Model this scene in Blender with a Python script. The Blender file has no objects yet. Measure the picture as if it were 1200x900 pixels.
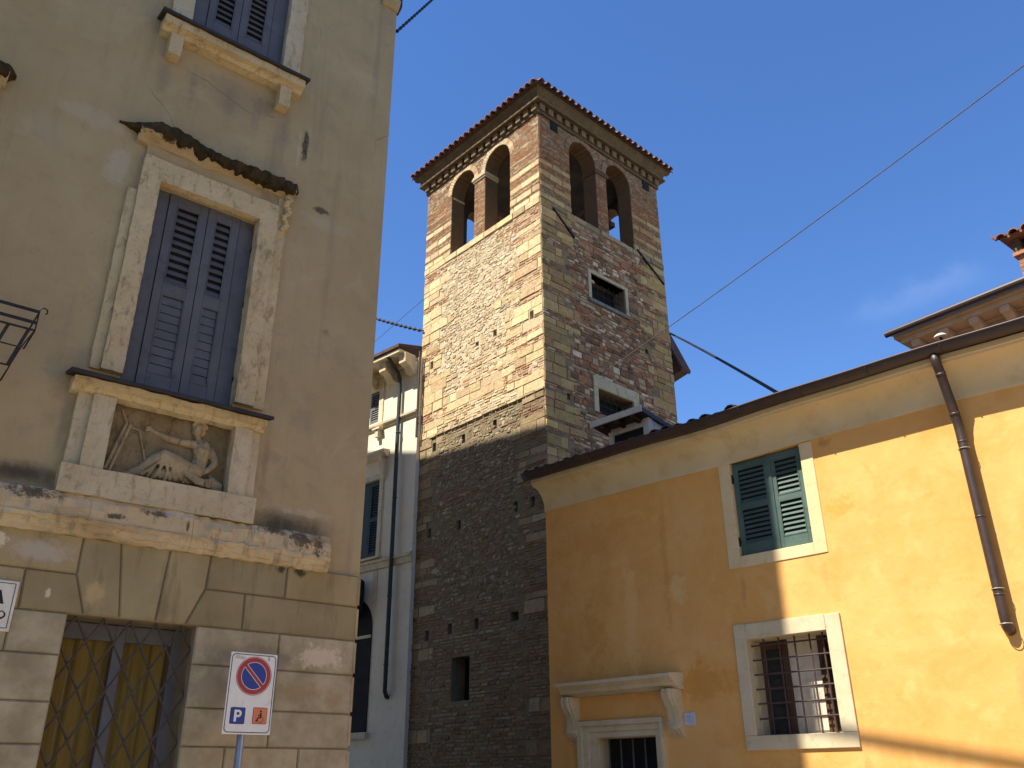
import bpy, bmesh, math, random
from mathutils import Vector, Matrix, noise

R = math.radians
scn = bpy.context.scene
COL = scn.collection

# ------------------------------------------------------------------ camera, sky, sun, exposure
cam_d = bpy.data.cameras.new("camera")
cam = bpy.data.objects.new("camera", cam_d)
COL.objects.link(cam)
scn.camera = cam
cam_d.sensor_width = 36.0
cam_d.lens = 1012.73 / 1200 * 36.0
cam_d.clip_end = 3000
CAM_H = 1.6
_p, _r = R(24.62918), R(-0.428492)
_fw = Vector((0, math.cos(_p), math.sin(_p)))
_up = Vector((0, -math.sin(_p), math.cos(_p)))
_rt = Vector((1, 0, 0))
_rt2 = math.cos(_r) * _rt + math.sin(_r) * _up
_up2 = -math.sin(_r) * _rt + math.cos(_r) * _up
_m = Matrix((_rt2, _up2, -_fw)).transposed().to_4x4()
_m.translation = Vector((0, 0, CAM_H))
cam.matrix_world = _m

SUN_AZ, SUN_EL = 237.5, 55.5
world = bpy.data.worlds.new("World")
scn.world = world
world.use_nodes = True
nt = world.node_tree
sky = nt.nodes.new("ShaderNodeTexSky")
sky.sky_type = 'NISHITA'
sky.sun_disc = False
sky.sun_elevation = R(SUN_EL)
sky.sun_rotation = R(SUN_AZ)
sky.altitude = 300
sky.air_density = 1.0
sky.dust_density = 0.0
sky.ozone_density = 5.0
bg = nt.nodes["Background"]
bg.inputs[1].default_value = 0.118
# one faint streak of high cloud, fixed in the sky
geo = nt.nodes.new("ShaderNodeTexCoord")
def vm(op, a, b=None):
    n = nt.nodes.new("ShaderNodeVectorMath"); n.operation = op
    nt.links.new(a, n.inputs[0])
    if b is not None: n.inputs[1].default_value = b
    return n
def mth(op, a, b=None, c=None, clamp=False):
    n = nt.nodes.new("ShaderNodeMath"); n.operation = op; n.use_clamp = clamp
    for i, x in enumerate((a, b, c)):
        if x is None: continue
        if isinstance(x, (int, float)): n.inputs[i].default_value = x
        else: nt.links.new(x, n.inputs[i])
    return n.outputs[0]
def sky_dir(px, py):
    d = _rt2 * ((px - 600) / 1012.73) + _up2 * (-(py - 450) / 1012.73) + _fw
    return d.normalized()
CL_C = Vector((0.42350, 0.78220, 0.45696))       # direction of the middle of the streak
CL_T = Vector((0.84739, -0.51967, 0.10902))      # its run
CL_C.normalize(); CL_T = (CL_T - CL_C * CL_T.dot(CL_C)).normalized(); CL_N = CL_C.cross(CL_T)
ca = vm('DOT_PRODUCT', geo.outputs['Generated'], CL_T).outputs['Value']
cn = vm('DOT_PRODUCT', geo.outputs['Generated'], CL_N).outputs['Value']
cc = vm('DOT_PRODUCT', geo.outputs['Generated'], CL_C).outputs['Value']
nz = nt.nodes.new("ShaderNodeTexNoise"); nz.inputs['Scale'].default_value = 34; nz.inputs['Detail'].default_value = 6
nt.links.new(geo.outputs['Generated'], nz.inputs['Vector'])
cn2 = mth('ADD', cn, mth('MULTIPLY', mth('SUBTRACT', nz.outputs[0], 0.5), 0.035))
e1 = mth('POWER', 2.718, mth('MULTIPLY', mth('POWER', mth('DIVIDE', cn2, 0.013), 2), -1))
e2 = mth('POWER', 2.718, mth('MULTIPLY', mth('POWER', mth('DIVIDE', ca, 0.062), 4), -1))
em = mth('MULTIPLY', mth('MULTIPLY', e1, e2), mth('GREATER_THAN', cc, 0.5))
em = mth('MULTIPLY', em, mth('MULTIPLY', nz.outputs[0], 0.10))
mx = nt.nodes.new("ShaderNodeMix"); mx.data_type = 'RGBA'
nt.links.new(em, mx.inputs[0])
hs = nt.nodes.new("ShaderNodeHueSaturation")
hs.inputs['Hue'].default_value = 0.507; hs.inputs['Saturation'].default_value = 1.15; hs.inputs['Value'].default_value = 1.0
nt.links.new(sky.outputs[0], hs.inputs['Color'])
nt.links.new(hs.outputs[0], mx.inputs[6]); mx.inputs[7].default_value = (5.5, 6.2, 7.2, 1)
nt.links.new(mx.outputs[2], bg.inputs[0])

sun_d = bpy.data.lights.new("sun", 'SUN')
sun_d.energy = 5.0
sun_d.angle = R(0.45)
sun_d.color = (1.0, 0.93, 0.82)
sun = bpy.data.objects.new("sun", sun_d)
COL.objects.link(sun)
SUN_V = Vector((math.cos(R(SUN_EL)) * math.sin(R(SUN_AZ)), math.cos(R(SUN_EL)) * math.cos(R(SUN_AZ)), math.sin(R(SUN_EL))))
sun.rotation_euler = SUN_V.to_track_quat('Z', 'Y').to_euler()
sun.location = SUN_V * 60

scn.view_settings.view_transform = 'Standard'
scn.view_settings.look = 'None'
scn.view_settings.gamma = 1
scn.view_settings.use_curve_mapping = False
scn.view_settings.exposure = 0.95
scn.cycles.max_bounces = 8
scn.cycles.diffuse_bounces = 5

# ------------------------------------------------------------------ helpers
rnd = random.Random(7)

def frame(az_x, dist):
    """local frame of a facade: x runs along it to the right, y into the wall"""
    a = R(az_x)
    x = Vector((math.sin(a), math.cos(a), 0)); y = Vector((-x.y, x.x, 0))
    return y * dist, R(90 - az_x), x, y

def thing(name, label, cat, loc=(0, 0, 0), rot=0.0, group=None):
    o = bpy.data.objects.new(name, None)
    COL.objects.link(o)
    o.location = loc; o.rotation_euler = (0, 0, rot)
    o.empty_display_size = 0.3
    o['label'] = label; o['category'] = cat
    if group: o['group'] = group
    return o

class MB:
    def __init__(s):
        s.v = []; s.f = []; s.c = []; s.hascol = False
    def face(s, pts, col=None):
        i = len(s.v); s.v += [tuple(p) for p in pts]; s.f.append(tuple(range(i, i + len(pts)))); s.c.append(col or (1, 1, 1))
        if col: s.hascol = True
    def hexa(s, p, col=None):
        # p: 4 bottom + 4 top (ccw seen from above)
        i = len(s.v); s.v += [tuple(q) for q in p]
        for q in ((3, 2, 1, 0), (4, 5, 6, 7), (0, 1, 5, 4), (1, 2, 6, 5), (2, 3, 7, 6), (3, 0, 4, 7)):
            s.f.append(tuple(i + k for k in q)); s.c.append(col or (1, 1, 1))
        if col: s.hascol = True
    def box(s, x0, x1, y0, y1, z0, z1, col=None):
        s.hexa([(x0, y0, z0), (x1, y0, z0), (x1, y1, z0), (x0, y1, z0), (x0, y0, z1), (x1, y0, z1), (x1, y1, z1), (x0, y1, z1)], col)
    def gbox(s, x0, x1, y0, y1, z0, z1, st=0.06):
        """box with gridded faces (for later roughening)"""
        def n(a, b): return max(1, int(round((b - a) / st)))
        nx, ny, nz = n(x0, x1), n(y0, y1), n(z0, z1)
        def lerp(a, b, k, m): return a + (b - a) * k / m
        def grid(nu, nv, fn, flip):
            b = len(s.v)
            for j in range(nv + 1):
                for i in range(nu + 1): s.v.append(fn(i, j))
            for j in range(nv):
                for i in range(nu):
                    q = [b + j * (nu + 1) + i, b + j * (nu + 1) + i + 1, b + (j + 1) * (nu + 1) + i + 1, b + (j + 1) * (nu + 1) + i]
                    s.f.append(tuple(q[::-1] if flip else q)); s.c.append((1, 1, 1))
        X = lambda i: lerp(x0, x1, i, nx); Yv = lambda i: lerp(y0, y1, i, ny); Z = lambda i: lerp(z0, z1, i, nz)
        grid(nx, nz, lambda i, j: (X(i), y0, Z(j)), False)
        grid(nx, nz, lambda i, j: (X(i), y1, Z(j)), True)
        grid(ny, nz, lambda i, j: (x1, Yv(i), Z(j)), False)
        grid(ny, nz, lambda i, j: (x0, Yv(i), Z(j)), True)
        grid(nx, ny, lambda i, j: (X(i), Yv(j), z1), False)
        grid(nx, ny, lambda i, j: (X(i), Yv(j), z0), True)
    def prism(s, poly, a, b, axis='y', col=None):
        """polygon extruded: axis y -> poly in (x,z); axis x -> poly in (y,z); axis z -> poly in (x,y)"""
        def P(u, w, d):
            return (u, d, w) if axis == 'y' else ((d, u, w) if axis == 'x' else (u, w, d))
        n = len(poly); i = len(s.v)
        s.v += [P(u, w, a) for u, w in poly] + [P(u, w, b) for u, w in poly]
        s.f.append(tuple(range(i, i + n))); s.c.append(col or (1, 1, 1))
        s.f.append(tuple(range(i + 2 * n - 1, i + n - 1, -1))); s.c.append(col or (1, 1, 1))
        for k in range(n):
            m = (k + 1) % n
            s.f.append((i + k, i + n + k, i + n + m, i + m)); s.c.append(col or (1, 1, 1))
        if col: s.hascol = True
    def tube(s, pts, r, n=8, cap=True, col=None):
        pts = [Vector(p) for p in pts]
        rs = r if isinstance(r, (list, tuple)) else [r] * len(pts)
        base = len(s.v); prev = None
        for k, p in enumerate(pts):
            if k == 0: t = pts[1] - p
            elif k == len(pts) - 1: t = p - pts[k - 1]
            else: t = (pts[k + 1] - p).normalized() + (p - pts[k - 1]).normalized()
            t.normalize()
            if prev is None:
                ref = Vector((0, 0, 1)) if abs(t.z) < 0.9 else Vector((1, 0, 0))
                u = t.cross(ref).normalized()
            else:
                u = (prev - t * prev.dot(t)).normalized()
            prev = u; w = t.cross(u)
            for a in range(n):
                an = 2 * math.pi * a / n
                s.v.append(tuple(p + (u * math.cos(an) + w * math.sin(an)) * rs[k]))
        for k in range(len(pts) - 1):
            for a in range(n):
                b = (a + 1) % n
                s.f.append((base + k * n + a, base + k * n + b, base + (k + 1) * n + b, base + (k + 1) * n + a)); s.c.append(col or (1, 1, 1))
        if cap:
            s.f.append(tuple(base + a for a in range(n - 1, -1, -1))); s.c.append(col or (1, 1, 1))
            e = base + (len(pts) - 1) * n
            s.f.append(tuple(e + a for a in range(n))); s.c.append(col or (1, 1, 1))
        if col: s.hascol = True
    def ball(s, c, r, n=12):
        c = Vector(c); r = r if isinstance(r, (tuple, list)) else (r, r, r)
        b = len(s.v); m = n // 2
        for j in range(m + 1):
            th = math.pi * j / m
            for i in range(n):
                ph = 2 * math.pi * i / n
                s.v.append((c.x + r[0] * math.sin(th) * math.cos(ph), c.y + r[1] * math.sin(th) * math.sin(ph), c.z + r[2] * math.cos(th)))
        for j in range(m):
            for i in range(n):
                k = (i + 1) % n
                s.f.append((b + j * n + i, b + (j + 1) * n + i, b + (j + 1) * n + k, b + j * n + k)); s.c.append((1, 1, 1))
    def wall(s, x0, x1, z0, z1, holes, y=0.0, depth=0.3, back=True, axis='y', sgn=1):
        """flat wall with rectangular holes (x0,x1,z0,z1); reveals go depth along +y*sgn, closed at the back"""
        def P(u, w, d):
            return (u, d, w) if axis == 'y' else (d, u, w)
        xs = sorted({x0, x1, *[h[0] for h in holes], *[h[1] for h in holes]})
        zs = sorted({z0, z1, *[h[2] for h in holes], *[h[3] for h in holes]})
        xs = [x for x in xs if x0 <= x <= x1]; zs = [z for z in zs if z0 <= z <= z1]
        for i in range(len(xs) - 1):
            for j in range(len(zs) - 1):
                cx, cz = (xs[i] + xs[i + 1]) / 2, (zs[j] + zs[j + 1]) / 2
                if any(h[0] < cx < h[1] and h[2] < cz < h[3] for h in holes): continue
                s.face([P(xs[i], zs[j], y), P(xs[i + 1], zs[j], y), P(xs[i + 1], zs[j + 1], y), P(xs[i], zs[j + 1], y)])
        for h in holes:
            d = y + depth * sgn if len(h) < 5 else y + h[4] * sgn
            a, b, c, e = h[:4]
            s.face([P(a, c, y), P(a, c, d), P(a, e, d), P(a, e, y)])
            s.face([P(b, c, d), P(b, c, y), P(b, e, y), P(b, e, d)])
            s.face([P(a, c, d), P(a, c, y), P(b, c, y), P(b, c, d)])
            s.face([P(a, e, y), P(a, e, d), P(b, e, d), P(b, e, y)])
            if back: s.face([P(a, c, d), P(b, c, d), P(b, e, d), P(a, e, d)])
    def build(s, name, mat, parent=None, smooth=False, bevel=0.0, merge=False, rough=None, autosm=None, seg=2):
        me = bpy.data.meshes.new(name)
        me.from_pydata(s.v, [], s.f)
        if s.hascol:
            at = me.attributes.new("tint", 'FLOAT_COLOR', 'FACE')
            for i, c in enumerate(s.c): at.data[i].color = (c[0], c[1], c[2], 1)
        if merge or rough or bevel:
            bm = bmesh.new(); bm.from_mesh(me)
            bmesh.ops.remove_doubles(bm, verts=bm.verts, dist=0.0004)
            bmesh.ops.recalc_face_normals(bm, faces=bm.faces)
            if rough:
                amp, fr = rough
                for v in bm.verts:
                    q = v.co * fr
                    n1 = noise.noise_vector(q) + 0.5 * noise.noise_vector(q * 2.3 + Vector((5, 1, 9)))
                    v.co += n1 * amp
            bm.to_mesh(me); bm.free()
        me.update()
        o = bpy.data.objects.new(name, me)
        COL.objects.link(o)
        if mat: me.materials.append(mat)
        if parent: o.parent = parent
        if bevel:
            b = o.modifiers.new("bevel", 'BEVEL'); b.width = bevel; b.segments = seg; b.limit_method = 'ANGLE'; b.angle_limit = R(40)
        if smooth:
            for p in me.polygons: p.use_smooth = True
        return o

def build_parts(mb, name, mat, parent=None, **kw):
    """every loose piece becomes an object of its own"""
    par = list(range(len(mb.v)))
    def find(a):
        while par[a] != a: par[a] = par[par[a]]; a = par[a]
        return a
    for f in mb.f:
        for k in f[1:]:
            a, b = find(f[0]), find(k)
            if a != b: par[b] = a
    groups = {}
    for f, c in zip(mb.f, mb.c): groups.setdefault(find(f[0]), []).append((f, c))
    out = []
    for g in groups.values():
        q = MB(); mp = {}
        for f, c in g:
            for k in f:
                if k not in mp: mp[k] = len(q.v); q.v.append(mb.v[k])
            q.f.append(tuple(mp[k] for k in f)); q.c.append(c)
        q.hascol = mb.hascol
        out.append(q.build(name, mat, parent, **kw))
    return out

# ------------------------------------------------------------------ materials
class NT:
    def __init__(s, name):
        s.m = bpy.data.materials.new(name); s.m.use_nodes = True
        s.t = s.m.node_tree; s.b = s.t.nodes["Principled BSDF"]
        s.tc = s.t.nodes.new("ShaderNodeTexCoord"); s.co = s.tc.outputs['Object']
    def new(s, k, **kw):
        n = s.t.nodes.new(k)
        for a, b in kw.items(): setattr(n, a, b)
        return n
    def link(s, a, b): s.t.links.new(a, b)
    def setin(s, n, i, x):
        if isinstance(x, (int, float)): n.inputs[i].default_value = x
        elif isinstance(x, (tuple, list)): n.inputs[i].default_value = (*x, 1) if len(x) == 3 and n.inputs[i].type == 'RGBA' else x
        else: s.link(x, n.inputs[i])
    def noise(s, scale, detail=6, rough=0.55, stretch=None, dist=0.0, off=(0, 0, 0)):
        co = s.co
        if stretch or any(off):
            mp = s.new("ShaderNodeMapping"); s.link(s.co, mp.inputs[0]); mp.inputs['Scale'].default_value = stretch or (1, 1, 1)
            mp.inputs['Location'].default_value = off
            co = mp.outputs[0]
        n = s.new("ShaderNodeTexNoise"); n.inputs['Scale'].default_value = scale; n.inputs['Detail'].default_value = detail
        n.inputs['Roughness'].default_value = rough; n.inputs['Distortion'].default_value = dist
        s.link(co, n.inputs['Vector']); return n.outputs[0]
    def ramp(s, x, a, b):
        n = s.new("ShaderNodeMapRange"); n.interpolation_type = 'SMOOTHSTEP'
        s.link(x, n.inputs[0]); n.inputs[1].default_value = a; n.inputs[2].default_value = b; return n.outputs[0]
    def math(s, op, a, b=None, c=None):
        n = s.new("ShaderNodeMath", operation=op)
        for i, x in enumerate((a, b, c)):
            if x is not None: s.setin(n, i, x)
        return n.outputs[0]
    def mix(s, f, a, b, blend='MIX'):
        n = s.new("ShaderNodeMix", data_type='RGBA', blend_type=blend)
        s.setin(n, 0, f); s.setin(n, 6, a); s.setin(n, 7, b); return n.outputs[2]
    def patch(s, col, c, r, to, edge=0.5, wob=0.5, amt=1.0, wsc=4.0, ax=(0, 2)):
        """a stain of its own shape: ellipse in local (x,z) with ragged edges"""
        sp = s.new("ShaderNodeSeparateXYZ"); s.link(s.co, sp.inputs[0])
        dx = s.math('DIVIDE', s.math('SUBTRACT', sp.outputs[ax[0]], c[0]), r[0])
        dz = s.math('DIVIDE', s.math('SUBTRACT', sp.outputs[ax[1]], c[1]), r[1])
        d = s.math('ADD', s.math('MULTIPLY', dx, dx), s.math('MULTIPLY', dz, dz))
        d = s.math('SQRT', d)
        nn = s.math('ADD', s.math('MULTIPLY', s.noise(wsc, 6, 0.68), 0.6), s.math('MULTIPLY', s.noise(wsc * 4.5, 5, 0.7, off=(3, 1, 7)), 0.4))
        d = s.math('ADD', d, s.math('MULTIPLY', s.math('SUBTRACT', nn, 0.5), wob * 6.0))
        f = s.math('MULTIPLY', s.ramp(d, 1.0, 1.0 - edge * 0.75), amt)
        return s.mix(f, col, to)
    def bump(s, h, strength=0.3, dist=0.02, prev=None):
        n = s.new("ShaderNodeBump"); n.inputs['Strength'].default_value = strength; n.inputs['Distance'].default_value = dist
        s.link(h, n.inputs['Height'])
        if prev: s.link(prev, n.inputs['Normal'])
        return n.outputs[0]
    def done(s, col, rough=0.85, nrm=None, metal=0.0, spec=0.3):
        s.setin(s.b, 'Base Color', col); s.setin(s.b, 'Roughness', rough); s.b.inputs['Metallic'].default_value = metal
        s.b.inputs['Specular IOR Level'].default_value = spec
        if nrm: s.link(nrm, s.b.inputs['Normal'])
        return s.m

def generic(name, c1, c2, sc=3.0, c3=None, sc3=14.0, rough=0.85, bs=60.0, bump=0.25, bd=0.008, spec=0.3, metal=0.0, spots=None, stretch=None):
    n = NT(name)
    col = n.mix(n.ramp(n.noise(sc, 6, 0.6, stretch), 0.32, 0.68), c1, c2)
    if c3: col = n.mix(n.ramp(n.noise(sc3, 5, 0.65, stretch, off=(3, 7, 1)), 0.5, 0.78), col, c3)
    if spots: col = n.mix(n.ramp(n.noise(spots[1], 4, 0.7, off=(9, 2, 5)), spots[2], spots[2] + 0.08), col, spots[0])
    nr = n.bump(n.noise(bs, 5, 0.65), bump, bd)
    return n.done(col, rough, nr, metal, spec)

def tinted(name, sc=9.0, dark=0.72, bs=45.0, bump=0.5, bd=0.02, rough=0.92):
    """masonry: each stone carries its own colour, broken up by grain"""
    n = NT(name)
    a = n.new("ShaderNodeAttribute", attribute_name="tint")
    g = n.ramp(n.noise(sc, 7, 0.7), 0.3, 0.7)
    col = n.mix(g, n.mix(1.0, a.outputs[0], (dark, dark * 0.96, dark * 0.9), 'MULTIPLY'), n.mix(1.0, a.outputs[0], (1.12, 1.1, 1.06), 'MULTIPLY'))
    col = n.mix(n.math('MULTIPLY', n.ramp(n.noise(26, 4, 0.7, off=(1, 2, 3)), 0.58, 0.72), 0.45), col, (0.12, 0.09, 0.065))
    nr = n.bump(n.noise(bs, 6, 0.7), bump, bd)
    nr = n.bump(n.noise(bs * 0.3, 4, 0.6), bump, bd * 2, nr)
    return n.done(col, rough, nr, 0, 0.15)

# colours are real base colours (albedo)
def stucco_palazzo():
    n = NT("grey_brown_stucco")
    col = n.mix(n.ramp(n.noise(0.9, 5, 0.6), 0.3, 0.7), (0.362, 0.276, 0.142), (0.412, 0.321, 0.172))
    col = n.mix(n.math('MULTIPLY', n.ramp(n.noise(5, 6, 0.65, off=(4, 1, 2)), 0.5, 0.75), 0.5), col, (0.305, 0.232, 0.118))
    col = n.mix(n.math('MULTIPLY', n.ramp(n.noise(2.2, 6, 0.6, (3.5, 1, 0.35), off=(8, 0, 3)), 0.55, 0.72), 0.35), col, (0.285, 0.215, 0.115))
    # newer grey patch and pale scrapes beside the pediment, dirt fans on ledges, sill drips
    col = n.patch(col, (1.22, 6.93), (0.13, 0.22), (0.449, 0.385, 0.273), 0.5, 0.5, 0.54, 5)
    col = n.patch(col, (0.95, 7.38), (0.36, 0.14), (0.449, 0.375, 0.259), 0.7, 0.6, 0.36, 4)
    col = n.patch(col, (0.55, 7.05), (0.24, 0.22), (0.386, 0.328, 0.236), 0.8, 0.5, 0.30, 4)
    col = n.patch(col, (3.42, 7.22), (0.38, 0.10), (0.428, 0.365, 0.267), 0.8, 0.6, 0.36, 5)
    col = n.patch(col, (3.32, 7.37), (0.12, 0.05), (0.071, 0.055, 0.032), 0.7, 0.7, 0.85, 9)
    col = n.patch(col, (3.05, 8.12), (0.045, 0.24), (0.060, 0.047, 0.030), 0.7, 0.5, 0.95, 8)
    col = n.patch(col, (2.98, 8.05), (0.022, 0.34), (0.481, 0.393, 0.267), 0.8, 0.5, 0.6, 9)
    col = n.patch(col, (2.45, 8.25), (0.03, 0.30), (0.492, 0.403, 0.267), 0.8, 0.7, 0.6, 7)
    col = n.patch(col, (2.55, 8.40), (0.22, 0.16), (0.203, 0.155, 0.100), 0.9, 0.6, 0.7, 5)
    col = n.patch(col, (2.2, 8.38), (0.55, 0.30), (0.279, 0.212, 0.129), 0.9, 0.5, 0.6, 4)
    col = n.patch(col, (3.3, 3.79), (0.62, 0.19), (0.062, 0.052, 0.038), 1.25, 0.22, 0.9, 4)
    col = n.patch(col, (3.45, 3.93), (0.42, 0.05), (0.460, 0.385, 0.267), 0.9, 0.9, 0.6, 6)
    col = n.patch(col, (1.0, 3.84), (0.55, 0.13), (0.055, 0.047, 0.035), 1.25, 0.22, 0.9, 4)
    col = n.patch(col, (3.5, 5.9), (0.05, 0.05), (0.288, 0.197, 0.111), 0.9, 0.9, 0.9, 8)
    col = n.mix(n.math('MULTIPLY', n.ramp(n.noise(17, 3, 0.5, off=(5, 5, 1)), 0.70, 0.76), 0.4), col, (0.16, 0.125, 0.08))
    gr = n.math('MULTIPLY', n.ramp(n.noise(3.4, 8, 0.72, off=(2, 6, 1), dist=0.5), 0.48, 0.66), n.ramp(n.noise(0.55, 3, 0.5, off=(8, 1, 8)), 0.42, 0.60))
    col = n.mix(n.math('MULTIPLY', gr, 0.5), col, (0.25, 0.205, 0.135))
    col = n.mix(n.math('MULTIPLY', n.ramp(n.noise(9, 6, 0.7, (5, 1, 0.5), off=(1, 1, 7)), 0.56, 0.70), 0.35), col, (0.24, 0.19, 0.115))
    for cx_, w_ in ((1.45, 0.10), (1.75, 0.06), (2.15, 0.12), (2.45, 0.07), (2.78, 0.10)):      # runs of dirt below the upper sill
        col = n.patch(col, (cx_, 8.25), (w_, 0.42), (0.22, 0.18, 0.12), 1.2, 0.35, 0.55, 7)
    for cx_, w_ in ((1.25, 0.06), (3.02, 0.05)):                                                # and beside the lower window
        col = n.patch(col, (cx_, 4.35), (w_, 0.45), (0.21, 0.17, 0.115), 1.2, 0.35, 0.5, 7)
    # long faint runs under the eaves, hairline cracks, rubbed paler zones
    col = n.mix(n.math('MULTIPLY', n.ramp(n.noise(1.1, 6, 0.62, (4.0, 1, 0.22), off=(1, 5, 5)), 0.52, 0.70), 0.6), col, (0.255, 0.202, 0.122))
    col = n.mix(n.math('MULTIPLY', n.ramp(n.noise(1.3, 7, 0.66, off=(7, 7, 2), dist=0.8), 0.55, 0.72), 0.5), col, (0.46, 0.37, 0.215))
    vo = n.new("ShaderNodeTexVoronoi", feature='DISTANCE_TO_EDGE'); vo.inputs['Scale'].default_value = 0.8
    mp = n.new("ShaderNodeMix", data_type='RGBA'); mp.inputs[0].default_value = 0.16
    nv = n.new("ShaderNodeTexNoise"); nv.inputs['Scale'].default_value = 2.5; nv.inputs['Detail'].default_value = 6; n.link(n.co, nv.inputs['Vector'])
    n.link(n.co, mp.inputs[6]); n.link(nv.outputs['Color'], mp.inputs[7]); n.link(mp.outputs[2], vo.inputs['Vector'])
    ck = n.math('MULTIPLY', n.ramp(vo.outputs['Distance'], 0.006, 0.002), n.ramp(n.noise(0.9, 4, 0.5, off=(3, 3, 3)), 0.55, 0.65))
    col = n.mix(n.math('MULTIPLY', ck, 0.55), col, (0.17, 0.125, 0.07))
    nr = n.bump(n.noise(4, 5, 0.6), 0.35, 0.03)
    nr = n.bump(n.noise(90, 5, 0.7), 0.30, 0.006, nr)
    return n.done(col, 0.95, nr, 0, 0.12)

def weathered_stone(name, c1, c2, dark, amt=0.6, sc=2.5):
    n = NT(name)
    col = n.mix(n.ramp(n.noise(sc, 6, 0.6), 0.3, 0.7), c1, c2)
    col = n.mix(n.math('MULTIPLY', n.ramp(n.noise(8, 7, 0.7, (1.6, 1, 0.6), off=(2, 9, 4), dist=0.7), 0.50, 0.70), amt * 0.95), col, dark)
    col = n.mix(n.math('MULTIPLY', n.ramp(n.noise(2.2, 6, 0.65, (1, 1, 0.5), off=(5, 5, 5)), 0.5, 0.72), 0.55 * amt), col, tuple(0.5 * (a + b) for a, b in zip(c1, dark)))
    col = n.mix(n.math('MULTIPLY', n.ramp(n.noise(30, 5, 0.7, off=(7, 3, 3)), 0.54, 0.72), 0.6 * amt), col, tuple(x * 0.6 for x in dark))
    nr = n.bump(n.noise(14, 6, 0.65), 0.5, 0.02)
    nr = n.bump(n.noise(70, 5, 0.7), 0.4, 0.006, nr)
    return n.done(col, 0.93, nr, 0, 0.15)

M_stucco = stucco_palazzo()
M_beige = weathered_stone("beige_limestone", (0.47, 0.365, 0.19), (0.55, 0.445, 0.255), (0.20, 0.13, 0.058), 0.8)
M_beige2 = weathered_stone("pale_limestone", (0.45, 0.365, 0.215), (0.53, 0.445, 0.285), (0.21, 0.155, 0.08), 0.7)
def string_stone():
    n = NT("string_course_stone")
    col = n.mix(n.ramp(n.noise(2.5, 6, 0.6), 0.3, 0.7), (0.46, 0.345, 0.18), (0.55, 0.435, 0.255))
    col = n.mix(n.math('MULTIPLY', n.ramp(n.noise(1.4, 5, 0.6, (1, 1, 5), off=(2, 2, 2)), 0.5, 0.7), 0.6), col, (0.33, 0.215, 0.09))
    col = n.mix(n.math('MULTIPLY', n.ramp(n.noise(12, 6, 0.7, off=(1, 6, 4)), 0.6, 0.72), 0.6), col, (0.14, 0.105, 0.06))
    for c, r in (((3.42, 3.64), (0.13, 0.10)), ((3.57, 3.62), (0.09, 0.13)), ((3.15, 3.69), (0.16, 0.05)), ((1.12, 3.68), (0.24, 0.07)), ((2.1, 3.66), (0.16, 0.03)), ((1.75, 3.58), (0.1, 0.03)), ((2.36, 3.60), (0.02, 0.07))):
        col = n.patch(col, c, r, (0.06, 0.045, 0.03), 0.9, 0.9, 0.85, 16)
    col = n.mix(n.math('MULTIPLY', n.ramp(n.noise(5, 7, 0.72, (2.2, 1, 0.8), off=(4, 4, 9)), 0.52, 0.66), 0.6), col, (0.22, 0.165, 0.095))
    col = n.patch(col, (2.3, 3.72), (0.22, 0.07), (0.62, 0.60, 0.55), 0.9, 0.8, 0.5, 8)
    nr = n.bump(n.noise(12, 6, 0.65), 0.6, 0.025)
    nr = n.bump(n.noise(60, 5, 0.7), 0.4, 0.006, nr)
    return n.done(col, 0.93, nr, 0, 0.15)
M_string = string_stone()
def cornice_stone():
    n = NT("mossy_cornice_stone")
    col = n.mix(n.ramp(n.noise(3, 6, 0.6), 0.3, 0.7), (0.40, 0.30, 0.16), (0.48, 0.38, 0.22))
    sp = n.new("ShaderNodeSeparateXYZ"); n.link(n.co, sp.inputs[0])
    h = n.math('ADD', sp.outputs[2], n.math('MULTIPLY', n.math('SUBTRACT', n.noise(7, 6, 0.7), 0.5), 0.26))
    col = n.mix(n.ramp(h, 7.375, 7.395), col, n.mix(n.noise(40, 4, 0.7), (0.03, 0.024, 0.012), (0.085, 0.068, 0.034)))
    nr = n.bump(n.noise(25, 6, 0.7), 0.9, 0.03)
    return n.done(col, 0.95, nr, 0, 0.1)
M_cornice = cornice_stone()
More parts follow.
